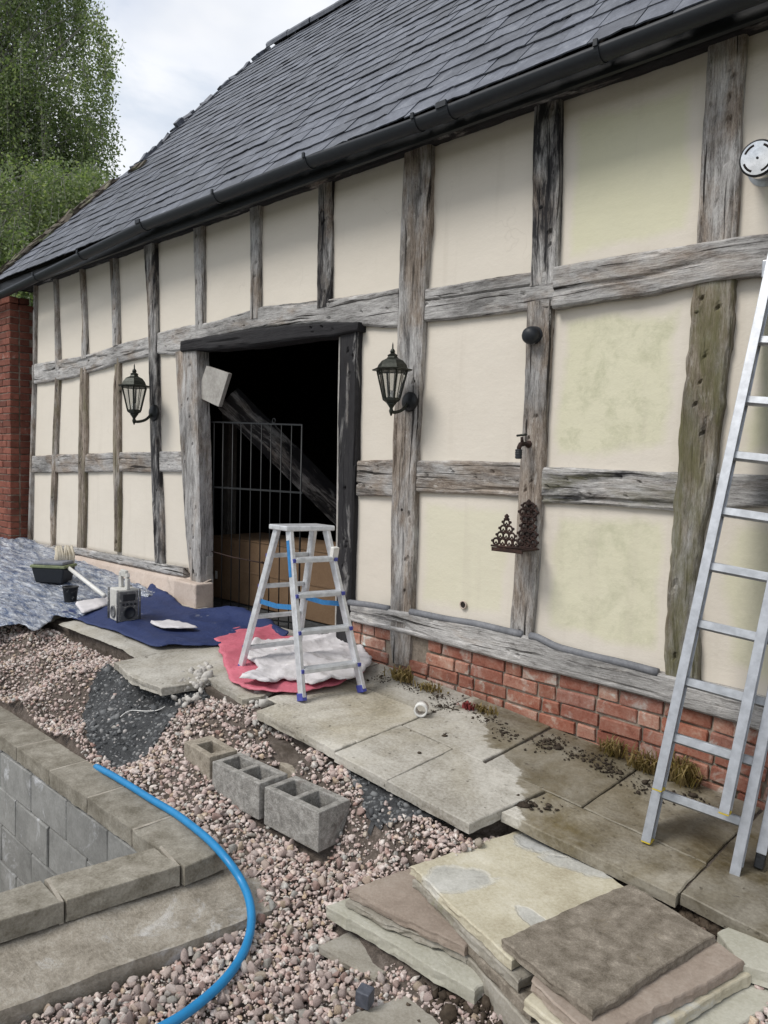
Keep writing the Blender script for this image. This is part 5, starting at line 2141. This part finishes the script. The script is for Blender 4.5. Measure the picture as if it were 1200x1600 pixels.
for nm in ('L', 'R'):
    p = feet['R' + nm] * .49 + tc4['R' + nm] * .51
    q = feet['F' + nm] * .46 + tc4['F' + nm] * .54
    m = (p + q) / 2 - np.array([0, 0, .012])
    mb = MB()
    mb.bar(p, m, .006, .028)
    mb.bar(m, q, .006, .028)
    mb.build('stay_strap', MT['blue_plastic'], STEP)
a, b = feet['FL'] * .28 + tc4['FL'] * .72, feet['FL'] * .06 + tc4['FL'] * .94
MB().bar(a - wz * .0145, b - wz * .0145, .003, .026, fz).build('blue_paint_mark', MT['blue_plastic'], STEP)
q = feet['FR'] * .14 + tc4['FR'] * .86
MB().box(q + fz * .03, (.03, .045, .07), (0, .2, 0)).build('latch', MT['white_plastic'], STEP, bevel=.004)

# ================================================================== TRIPLE EXTENSION LADDER
AL, AR = on_path(1012, 1313), on_path(1150, 1362)
TL = on_wall(1195, 465, -.10)
ud = _n(TL - AL)
wd = AR - AL
wd = wd - ud * (wd @ ud)
WA = np.linalg.norm(wd)
wd = _n(wd)
nd = np.cross(wd, ud)
nd = nd if nd[1] < 0 else -nd
LAD = empty('extension_ladder', AL, 'tall aluminium triple extension ladder leaning on the wall at the right', 'ladder')


def t_of(y, base=None):
    base = AL if base is None else base
    lo, hi = 0.0, 3.0
    for _ in range(50):
        m = (lo + hi) / 2
        if proj(base + ud * m)[1] > y:
            lo = m
        else:
            hi = m
    return lo


OFF = .072


def overlay(off):
    # how far a nested section is inset so that its left stile lines up behind/before the middle one
    lo, hi = -.15, .15
    y = proj(AL + ud * .6)[1]
    for _ in range(40):
        m_ = (lo + hi) / 2
        b_ = AL + wd * m_ + nd * off
        x_ = proj(b_ + ud * t_of(y, b_))[0]
        if x_ < proj(AL + ud * .6)[0]:
            lo = m_
        else:
            hi = m_
    return lo


INB, INC = overlay(OFF), overlay(-OFF)


def right_at(off, t, px):
    lo, hi = 0.0, .8
    for _ in range(40):
        m_ = (lo + hi) / 2
        if proj(AL + wd * m_ + nd * off + ud * t)[0] < px:
            lo = m_
        else:
            hi = m_
    return lo


tB = t_of(1232, AL + wd * INB + nd * OFF)
WB, WC = right_at(OFF, tB, 1133), right_at(-OFF, .02, 1184)
WR = {'A': WA, 'B': WB, 'C': WC}
secs = [('A', 0.0, 0.0, 0.0, 2.62), ('B', INB, OFF, tB, tB + 2.65), ('C', INC, -OFF, .0, 2.7)]
for nm, ins, off, t0, t1 in secs:
    for side in (0, 1):
        base = AL + wd * (ins if side == 0 else WR[nm]) + nd * off
        if nm == 'C':
            base = base - ud * ((base[2] - float(path_z(base[0], base[1])) - .006) / ud[2])
            if side == 1:
                t0 = .055
        p, q = base + ud * t0, base + ud * t1
        # box stile with a rolled front flange
        mb = MB()
        mb.bar(p, q, .022, .066, nd)
        mb.bar(p + nd * .0345, q + nd * .0345, .036, .0035, nd)
        mb.bar(p - nd * .0345, q - nd * .0345, .036, .0035, nd)
        mb.build('stile', MT['alu'], LAD, bevel=.0016)
        if nm != 'C':
            MB().bar(p - ud * .006, p + ud * .006, .036, .070, nd).build('end_cap', MT['yellow_plastic'], LAD, bevel=.003)
        elif side == 1:
            mb = MB()
            mb.bar(base, base + ud * .12, .034, .066, nd)
            mb.build('black_tape', MT['tape'], LAD, bevel=.004)
        # rivets / rung ends on the outer side
        if side == 1:
            for k in range(9):
                tt_ = (tB if nm != 'A' else 0) + .10 + .25 * k
                MB().lathe(base + ud * tt_ + wd * .011, wd, [(.015, 0), (.015, .003), (.009, .004), (.009, .001), (.001, .001)], 16).build('rung_end', MT['alu2'], LAD)
    ry = [1237] if nm == 'A' else ([1150, 1063, 973, 884, 798, 711, 625] if nm == 'B' else [])
    ts = [t_of(v, AL + wd * ins + nd * off) for v in ry]
    if nm == 'A':
        mid = AL + wd * WA * .5
        ts += [t_of(proj(mid + nd * OFF + ud * t_of(v, AL + wd * INB + nd * OFF))[1], mid) for v in (1150, 1063, 973, 884, 798, 711, 625)]
    if nm == 'B':
        ts += [ts[-1] + .25 * k for k in (1, 2, 3)]
    for tt_ in ts:
        L0 = AL + wd * (ins + .009) + nd * off + ud * tt_
        L1 = AL + wd * (WR[nm] - .009) + nd * off + ud * tt_
        mb = MB()
        prof = [(-.015, -.013), (-.007, -.020), (.007, -.020), (.015, -.013), (.015, .014), (-.015, .014)]
        va = [L0 + nd * a * 1.2 + ud * b for a, b in prof]
        vb = [L1 + nd * a * 1.2 + ud * b for a, b in prof]
        mb.add(va + vb, [(i, (i + 1) % 6, (i + 1) % 6 + 6, i + 6) for i in range(6)])
        for g in (-.008, 0, .008):
            mb.bar(L0 + ud * .015 + nd * g, L1 + ud * .015 + nd * g, .003, .003, ud)
        mb.build('rung', MT['alu2'], LAD)
hk = AL + ud * 2.36 + nd * .03
MB().box(hk, (.045, .05, .07)).build('guide_bracket', MT['alu2'], LAD, bevel=.004)

# ================================================================== WALL FITTINGS
def lantern(bp, reach, sc, label, droop=.03):
    bp = np.array(bp)
    c = bp + np.array([0, -reach, -.02 * sc])           # foot of the lantern body
    e = empty('wall_lantern', bp, label, 'wall lantern', 'old lanterns on the oak posts')
    Z = np.array([0, 0, 1.0])
    mb = MB()
    mb.lathe(bp, (0, -1, 0), [(.060 * sc, -.005), (.060 * sc, .012), (.048 * sc, .022), (.03 * sc, .03), (.004, .034)], 24)
    mb.build('back_plate', MT['black_metal'], e, True)
    C = smooth_curve(np.array([bp + np.array([0, -.02, -.005]), bp + np.array([0, -reach * .45, -.055 * sc]), c + np.array([0, .01, -.05 * sc]), c + np.array([0, 0, .0])]), np.linspace(0, 3, 18))
    mb = MB().tube(C, .010 * sc, 10)
    mb.lathe(c, Z, [(.003, -.075 * sc), (.009 * sc, -.06 * sc), (.014 * sc, -.045 * sc), (.009 * sc, -.03 * sc), (.020 * sc, -.012 * sc), (.030 * sc, .0)], 14)
    mb.build('arm', MT['lantern'], e, True)
    n = 6
    rb, rt_, h = .050 * sc, .092 * sc, .165 * sc
    MB().lathe(c, Z, [(.022 * sc, -.004), (rb * .9, .012 * sc), (rb * 1.08, .018 * sc), (rb * 1.08, .026 * sc)], n).build('base_cup', MT['lantern'], e)
    A = [2 * math.pi * (j + .5) / n for j in range(n)]

    def ringp(r, z):
        # same facing as lathe
        u = np.array([1.0, 0, 0])
        w = np.cross(Z, u)
        return [c + Z * z + r * (math.cos(t) * u + math.sin(t) * w) for t in A]
    lo, hi = ringp(rb, .026 * sc), ringp(rt_, .026 * sc + h)
    mb = MB()
    for j in range(n):
        mb.tube([lo[j], hi[j]], .0055 * sc, 6)
    for j in range(n):
        m0, m1 = (lo[j] + lo[(j + 1) % n]) / 2, (hi[j] + hi[(j + 1) % n]) / 2
        mb.tube([m0, m1], .0028 * sc, 5)
        mb.tube([hi[j], hi[(j + 1) % n]], .005 * sc, 6)
        mb.tube([lo[j], lo[(j + 1) % n]], .005 * sc, 6)
    mb.build('cage', MT['lantern'], e)
    mb = MB()
    lo2, hi2 = ringp(rb * .93, .027 * sc), ringp(rt_ * .95, .025 * sc + h)
    for j in range(n):
        mb.add([lo2[j], lo2[(j + 1) % n], hi2[(j + 1) % n], hi2[j]], [(0, 1, 2, 3)])
    mb.build('glass_pane', MT['glass'], e)
    zt_ = .026 * sc + h
    prof = [(rt_ * 1.30, zt_ - .001), (rt_ * 1.34, zt_ + .006 * sc), (rt_ * 1.02, zt_ + .012 * sc), (rt_ * .92, zt_ + .034 * sc), (rt_ * .70, zt_ + .058 * sc), (rt_ * .38, zt_ + .072 * sc), (rt_ * .30, zt_ + .082 * sc),
            (rt_ * .34, zt_ + .090 * sc), (rt_ * .16, zt_ + .100 * sc)]
    MB().lathe(c, Z, prof, 6).build('roof', MT['lantern'], e)
    MB().lathe(c, Z, [(.010 * sc, zt_ + .098 * sc), (.016 * sc, zt_ + .108 * sc), (.012 * sc, zt_ + .120 * sc), (.005 * sc, zt_ + .128 * sc), (.004 * sc, zt_ + .150 * sc), (.0006, zt_ + .165 * sc)], 10).build('finial', MT['lantern'], e, True)
    MB().lathe(c, Z, [(.014 * sc, .026 * sc), (.014 * sc, .07 * sc), (.008 * sc, .075 * sc)], 10).build('bulb_holder', MT['white_plastic'], e)
    return e


b1 = on_wall(641, 628, -.036)
lantern(b1, .165, 1.0, 'old bronze lantern on the tall post right of the doorway')
b2 = on_wall(241, 645, -.034)
lantern(b2, .19, 1.22, 'old bronze lantern on the dark stained post left of the doorway')

# black dome fitting
p = on_wall(836, 524, -.03)
e = empty('security_sensor', p, 'small black domed fitting high on the post left of the ladder', 'sensor')
MB().lathe(p + np.array([0, .004, 0]), (0, -1, 0), [(.046, 0), (.046, .012), (.042, .016)], 22).build('base', MT['black_plastic'], e)
V = []
mb = MB()
mb.lathe(p + np.array([0, -.012, .004]), (0, -1, -.35), [(.042, 0), (.046, .02), (.044, .045), (.036, .06), (.02, .068), (.003, .070)], 22)
mb.build('hood', MT['black_plastic'], e, True)
MB().lathe(p + np.array([0, -.03, -.028]), (0, -.5, -1), [(.024, 0), (.022, .014), (.012, .02), (.002, .022)], 16).build('lens', MT['alu2'], e, True)

# garden tap
p = on_wall(826, 694, -.03)
e = empty('garden_tap', p, 'dark garden tap with a T handle on the post below the black dome', 'tap')
mb = MB()
mb.lathe(p + np.array([0, .005, 0]), (0, -1, 0), [(.020, 0), (.020, .010), (.011, .012), (.011, .055)], 14)
mb.tube([p + np.array([0, -.05, 0]), p + np.array([0, -.075, -.004]), p + np.array([0, -.088, -.02]), p + np.array([0, -.090, -.035])], [.013, .013, .012, .011], 12)
mb.tube([p + np.array([0, -.060, 0]), p + np.array([0, -.066, .035])], [.010, .007], 10)
mb.build('body', MT['rust'], e, True)
mb = MB()
mb.tube([p + np.array([-.030, -.067, .042]), p + np.array([.030, -.067, .048])], .006, 8)
mb.build('handle', MT['lantern'], e, True)
mb = MB()
q = p + np.array([0, -.090, -.03])
mb.lathe(q, (0, 0, -1), [(.017, 0), (.019, .006), (.017, .010), (.019, .016), (.017, .020), (.019, .026), (.017, .03), (.018, .045), (.013, .05)], 16)
mb.build('hose_connector', MT['black_plastic'], e)

# cast-iron bracket with fretted plates
p = on_wall(824, 856, -.034)
e = empty('iron_bracket', p, 'rusty fretted cast-iron shelf bracket on the post left of the ladder', 'bracket')


def fret(c, u, v, rows, t, name, w0, h):
    """rows of rings narrowing towards the top, with little crest knobs."""
    mb = MB()
    c, u, v = np.array(c), np.array(u, float), np.array(v, float)
    n = np.cross(u, v)
    for k, (zc, cnt, r, half) in enumerate(rows):
        for i in range(cnt):
            x = 0 if cnt == 1 else -half + 2 * half * i / (cnt - 1)
            mb.ring(c + u * x + v * zc, r, t, u, v, 12, 6)
            mb.tube([c + u * (x - r * .6) + v * (zc - r * .9), c + u * x + v * zc, c + u * (x + r * .6) + v * (zc - r * .9)], t * .8, 5)
        for s in (-1, 1):
            mb.lathe(c + u * s * (half + r * 1.25) + v * (zc + r * .2), n, [(.002, -t), (r * .42, -t * .7), (r * .42, t * .7), (.002, t)], 8)
    mb.bar(c - u * w0 + v * .003, c + u * w0 + v * .003, .010, .010, v)
    mb.lathe(c + v * (h - .006), v, [(.006, -.02), (.018, -.012), (.010, -.004), (.014, .004), (.002, .016)], 10)
    return mb.build(name, MT['rust'], e, True)


X3, Y3, Z3 = (1, 0, 0), (0, -1, 0), (0, 0, 1)
fret(p + np.array([.005, -.010, .0]), X3, Z3, [(.030, 3, .019, .040), (.072, 3, .019, .036), (.112, 2, .021, .020), (.150, 2, .020, .018), (.188, 3, .019, .034), (.222, 2, .018, .018)], .0062, 'back_plate', .062, .25)
fret(p + np.array([-.01, -.185, .012]), X3, Z3, [(.026, 4, .018, .062), (.060, 3, .018, .036), (.095, 2, .018, .019), (.128, 1, .018, .0)], .0055, 'front_plate', .092, .165)
mb = MB()
for yy in (-.02, -.07, -.12, -.17):
    mb.bar(p + np.array([-.085, yy, 0]), p + np.array([.08, yy, 0]), .010, .008)
for xx in (-.085, -.04, .0, .04, .08):
    mb.bar(p + np.array([xx, -.015, .0005]), p + np.array([xx, -.19, .0005]), .010, .0085)
for yy in (-.045, -.095, -.145):
    for xx in (-.062, -.02, .02, .06):
        mb.ring(p + np.array([xx, yy, .0]), .016, .0045, X3, Y3, 10, 5)
mb.build('shelf', MT['rust'], e)
MB().bar(p + np.array([.0, -.188, .008]), p + np.array([.0, -.188, -.012]), .19, .008, (0, 1, 0)).build('lip', MT['rust'], e)

# pipe sleeve hole in the lower panel
p = on_wall(724, 945, .006)
e = empty('pipe_sleeve', p, 'small round pipe hole in the lower plaster panel', 'pipe hole')
mb = MB()
mb.lathe(p, (0, -1, 0), [(.019, -.004), (.0245, .0), (.0245, .006), (.019, .006), (.018, -.004)], 20)
mb.F = mb.F[:-2]
mb.build('ring', MT['render'], e, True)
MB().lathe(p, (0, -1, 0), [(.0205, -.003), (.0205, .0025)], 20).build('inside', MT['inner'], e)  # near-black disc stands in for the shade down the hole

# stainless flue terminal
p = on_wall(1184, 247, -.17)
ax = _n(np.array([.10, -1.0, -.15]))
e = empty('flue_terminal', on_wall(1184, 247, .0) + np.array([.04, 0, .02]), 'shiny round stainless flue terminal with curved slots, top right', 'flue')
RF = .068
MB().lathe(p, -ax, [(RF, 0), (RF, .14), (RF * .86, .142), (RF * .86, .30)], 40).build('outer_tube', MT['steel'], e, True)
mb = MB()
mb.lathe(p, ax, [(RF + .002, -.016), (RF + .004, -.004), (RF + .002, .002), (RF * .96, .003), (RF * .94, .0)], 40)
mb.build('rim', MT['black_metal'], e, True)
MB().lathe(p, ax, [(RF * .945, .0), (RF * .94, .005), (.001, .006)], 40).build('face_plate', MT['steel'], e)
ux = _n(np.cross(ax, [0, 0, 1.0]))
uy = np.cross(ux, ax)
for k in range(4):
    a0 = .45 + k * math.pi / 2
    pts = [p + ax * .0045 + (ux * math.cos(a) + uy * math.sin(a)) * RF * .77 for a in np.linspace(a0, a0 + .85, 9)]
    mb = MB()
    mb.tube(pts, .0048, 6)
    mb.build('slot', MT['inner'], e, True)
MB().lathe(p + ax * .008, ax, [(.005, -.002), (.005, .002)], 10).build('screw', MT['black_metal'], e)
q = p - ax * .17
MB().lathe(np.array([q[0], .012, q[2]]), (0, -1, 0), [(.085, -.004), (.085, .006), (.066, .012), (.064, .02)], 28).build('wall_collar', MT['alu2'], e)

# ================================================================== IN THE DOORWAY
YG = .11
a, b = on_wall(320, 659, YG), on_wall(473, 664, YG)
zb = float(on_wall(330, 962, YG)[2])
e = empty('iron_gate', ((a[0] + b[0]) / 2, YG, zb), 'thin black iron-barred gate closing the left part of the doorway', 'gate')
for px in (321, 335, 349, 364, 377, 393, 409, 424, 440, 456, 472):
    t_ = on_wall(px, np.interp(px, [320, 473], [659, 664]), YG)
    thick = .007 if px in (321, 472) else .0045
    MB().tube([t_, (t_[0], YG, zb)], thick, 8).build('bar', MT['gate'] if 'gate' in MT else MT['black_metal'], e, True)
for (x0, y0), (x1, y1), w in (((320, 659), (473, 664), .012), ((320, 760), (473, 770), .014), ((320, 955), (473, 975), .012)):
    p0, p1 = on_wall(x0, y0, YG), on_wall(x1, y1, YG)
    MB().bar(p0, p1, .008, w).build('cross_rail', MT['black_metal'], e)
p0 = on_wall(428, 662, YG)
MB().ring(p0 + np.array([0, 0, .022]), .018, .004).build('loop', MT['black_metal'], e)
p0, p1 = on_wall(318, 858, YG - .03), on_wall(412, 880, YG - .03)
mb = MB().tube([p0, (p0 + p1) / 2 - np.array([0, 0, .01]), p1], .005, 8)
mb.tube([p1, p1 + np.array([.0, -.02, .012])], .008, 8)
tag(mb.build('iron_hook', MT['rust'], None, True), 'long iron gate hook reaching across the bars', 'gate hook')

# loose diagonal timber, and a pale board tilted on its upper end
p0, p1 = on_wall(356, 622, .35), on_wall(562, 828, 1.3)
dv_ = _n(p1 - p0)
e = empty('diagonal_beam', (p1[0], p1[1], p1[2]), 'heavy grey diagonal timber leaning inside the doorway behind the gate', 'beam')
nu, nv = 60, 12
hw, hd = .110, .065
upv = np.array([0, -1.0, 0]) - dv_ * (-dv_[1])
upv = _n(upv)
rv_ = np.cross(dv_, upv)
V, uvs = [], []
prof = [(-1, 1), (-.6, 1.0), (-.2, 1.0), (.2, 1.0), (.6, 1.0), (1, 1), (1, -1), (-1, -1)]
for i_, t in enumerate(np.linspace(0, 1, nu)):
    c_ = p0 + (p1 - p0) * t
    for a_, b_ in prof:
        w_ = hw * (1 + .06 * float(vnoise(t * 7, a_ * 2, 3)) + .05 * float(vnoise(t * 20, a_ * 3, 4)))
        V.append(c_ + rv_ * a_ * w_ + upv * b_ * (hd + .008 * float(vnoise(t * 16, a_ * 4, 6))))
        uvs.append((t * 2.0, a_ * .1 + b_ * .03))
k_ = len(prof)
F = [(i_ * k_ + q, i_ * k_ + (q + 1) % k_, (i_ + 1) * k_ + (q + 1) % k_, (i_ + 1) * k_ + q) for i_ in range(nu - 1) for q in range(k_)]
F += [tuple(range(k_))[::-1], tuple((nu - 1) * k_ + q for q in range(k_))]
o = part('beam', V, F, MT['timber'], e, False, np.array(uvs))
o['char'] = .62
o['brown'] = .2
for t, s_ in ((.34, .25), (.62, -.2), (.80, .1)):
    q = p0 + (p1 - p0) * t + rv_ * s_ * hw + upv * hd
    MB().lathe(q, upv, [(.014, -.01), (.013, .006)], 10).build('peg', MT['innerwood'], e)
end = [on_wall(*q, .045) for q in ((328, 572), (363, 584), (347, 636), (312, 620))]
nv_ = _n(np.cross(end[1] - end[0], end[3] - end[0]))
nv_ = nv_ if nv_[1] < 0 else -nv_
MBb = MB().hexa(end, [p + nv_ * .035 for p in end])
tag(MBb.build('tilted_board', MT['sawn'], None, bevel=.003), 'small pale square board tilted at the top of the diagonal timber', 'board')
# upright inside
p0, p1 = on_wall(359, 640, .9), on_wall(356, 845, .9)
mb = MB().box(((p0[0] + p1[0]) / 2, .9, (p0[2] + .2) / 2 + .1), (.13, .10, p0[2] - .2))
tag(mb.build('upright_post', MT['innerwood'], None, bevel=.008), 'dusty upright timber behind the gate bars', 'post')
# big brown box
q0, q1 = on_wall(332, 846, .42), on_wall(560, 862, .42)
zt2 = (q0[2] + q1[2]) / 2
zb2 = .285
e = empty('cardboard_box', ((q0[0] + q1[0]) / 2, .7, zb2), 'large brown cardboard box standing behind the gate', 'box')
MB().box(((q0[0] + q1[0]) / 2, .70, (zt2 + zb2) / 2), (q1[0] - q0[0], .56, zt2 - zb2)).build('carton', MT['card'], e, bevel=.006)
MB().box(((q0[0] + q1[0]) / 2, .417, zb2 + (zt2 - zb2) * .52), (q1[0] - q0[0] - .01, .004, .012)).build('seam', MT['card'], e)
MB().box(((q0[0] + q1[0]) / 2, .70, zt2 + .006), (q1[0] - q0[0] + .012, .57, .008)).build('flap', MT['card'], e)
q = on_wall(338, 898, .416)
MB().box((q[0], .415, q[2]), (.03, .004, .07)).build('sticker', MT['white_plastic'], e)
# threshold board and pale jamb lining
p0, p1 = on_wall(322, 956, -.02), on_wall(535, 1012, -.02)
mb = MB().bar((p0[0], .02, .285), (-3.82, .02, .285), .05, .03)
tag(mb.build('threshold_board', MT['sawn'], None, bevel=.004), 'worn timber threshold across the doorway', 'threshold')
p0 = on_wall(531, 540, .0)
st = [(a_[0] - .030, a_[0] + .0, a_[2]) for a_ in DR]
mb = MB()
zz = sorted(st, key=lambda r: r[2])
for (a0, a1, z0), (b0, b1, z1) in zip(zz[:-1], zz[1:]):
    mb.hexa([(a0, -.012, z0), (a1 + .01, -.012, z0), (a1 + .01, .06, z0), (a0, .06, z0)], [(b0, -.012, z1), (b1 + .01, -.012, z1), (b1 + .01, .06, z1), (b0, .06, z1)])
tag(mb.build('jamb_strip', MT['sawn'], None), 'narrow pale strip nailed beside the dark right door post', 'jamb strip')
# short pale stub at the foot of the left door post
p0 = on_wall(320, 905, .05)
mb = MB().box((p0[0] + .03, .055, .52), (.07, .06, .42))
tag(mb.build('stub_post', MT['sawn'], None, bevel=.006), 'short pale stub of timber at the foot of the left door post', 'post')

# ================================================================== TREES BEYOND
def tree(base, crown_pts, n_cl, leaf, mat, label, seed, lean=(0, 0), strand=.9, per=60, name='birch_tree'):
    r = np.random.default_rng(seed)
    base = np.array(base, float)
    e = empty(name, base, label, 'tree')
    mb = MB()
    topz = max(c[2] + c[3] for c in crown_pts)
    trunk = [base + np.array([lean[0] * t + .12 * math.sin(3 * t + seed), lean[1] * t, (topz - base[2]) * t * .93]) for t in np.linspace(0, 1, 12)]
    mb.tube(trunk, np.linspace(.20, .03, 12), 10)
    mb.build('trunk', MT['bark'], e, True)
    V, F = [], []
    br = MB()
    wts = np.array([c[3] for c in crown_pts]) ** 1.7
    wts /= wts.sum()
    for i in range(n_cl):
        c = crown_pts[r.choice(len(crown_pts), p=wts)]
        d = _n(r.normal(0, 1, 3))
        rad = r.uniform(.2, 1.12) ** .6
        p = np.array(c[:3]) + d * np.array([c[3], c[3], c[3]]) * rad * np.array([1, 1, 1.0])
        ti = trunk[int(np.clip((p[2] - base[2]) / (topz - base[2]) * 10, 2, 10))]
        if i % 9 == 0:
            mid = (ti + p) / 2 + np.array([0, 0, .35])
            br.tube([ti, mid, p], [.022, .012, .004], 5, False)
        # hanging strand
        L = strand * r.uniform(.5, 1.2)
        sway = r.normal(0, .16, 2)
        k = int(per * r.uniform(.5, 1.2))
        t = r.uniform(0, 1, k)
        q = p + np.stack([sway[0] * t + d[0] * .30 * t * (1 - t), sway[1] * t + d[1] * .3 * t * (1 - t), -L * t ** 1.15], -1) + r.normal(0, .075, (k, 3))
        u = r.normal(0, 1, (k, 3))
        u /= np.linalg.norm(u, axis=1)[:, None]
        w = np.cross(u, r.normal(0, 1, (k, 3)))
        w /= np.linalg.norm(w, axis=1)[:, None] + 1e-9
        s = leaf * r.uniform(.6, 1.25, k)[:, None]
        V.append(np.stack([q - u * s, q - w * s * .55, q + u * s, q + w * s * .55], 1).reshape(-1, 3))
        if i % 2 == 0:
            br.tube([p, p + np.array([sway[0] * .6, sway[1] * .6, -L * .5]), p + np.array([sway[0], sway[1], -L])], [.006, .004, .002], 3, False)
    V = np.concatenate(V)
    F = np.arange(len(V)).reshape(-1, 4)
    part('crown', V, F, mat, e)
    br.build('branch', MT['bark'], e)
    return e


def sky_pt(px, py, dist):
    r_ = _rw((px, py)) / FPX
    return CAM + r_ * dist


def blobs(lst, dist):
    out = []
    for x, y, r in lst:
        c = sky_pt(x, y, dist + RNG.uniform(-1, 1))
        out.append((*c, r * dist / FPX))
    return out


D1, D2 = 19.0, 16.5
g0 = sky_pt(-20, 690, D1)
cp = blobs([(10, 60, 95), (60, 130, 80), (100, 210, 70), (20, 200, 110), (110, 300, 55), (-60, 120, 130), (-40, -40, 130), (60, -30, 70), (110, 60, 32), (135, 120, 26), (140, 190, 24), (-20, 300, 110), (150, 95, 14), (165, 88, 10), (125, 250, 34), (165, 70, 12), (176, 64, 9), (188, 60, 7), (172, 112, 10), (160, 150, 14), (168, 185, 11), (152, 215, 13), (150, 20, 15), (120, -10, 26), (160, 40, 10)], D1)
tree((g0[0], g0[1], -.3), cp, 2100, .044, MT['leaf_birch'], 'tall birch tree with drooping thin foliage behind the barn', 3, per=58, strand=1.5)
g0 = sky_pt(-70, 700, D2)
cp = blobs([(30, 330, 90), (90, 340, 62), (130, 290, 42), (140, 320, 30), (20, 410, 80), (-60, 380, 110), (70, 400, 60), (105, 300, 50), (166, 292, 12), (172, 328, 11), (150, 270, 15), (160, 355, 14)], D2)
tree((g0[0], g0[1], -.3), cp, 1100, .044, MT['leaf_birch'], 'lower birch in front of the taller one, just above the roof verge', 5, per=70, strand=1.5)
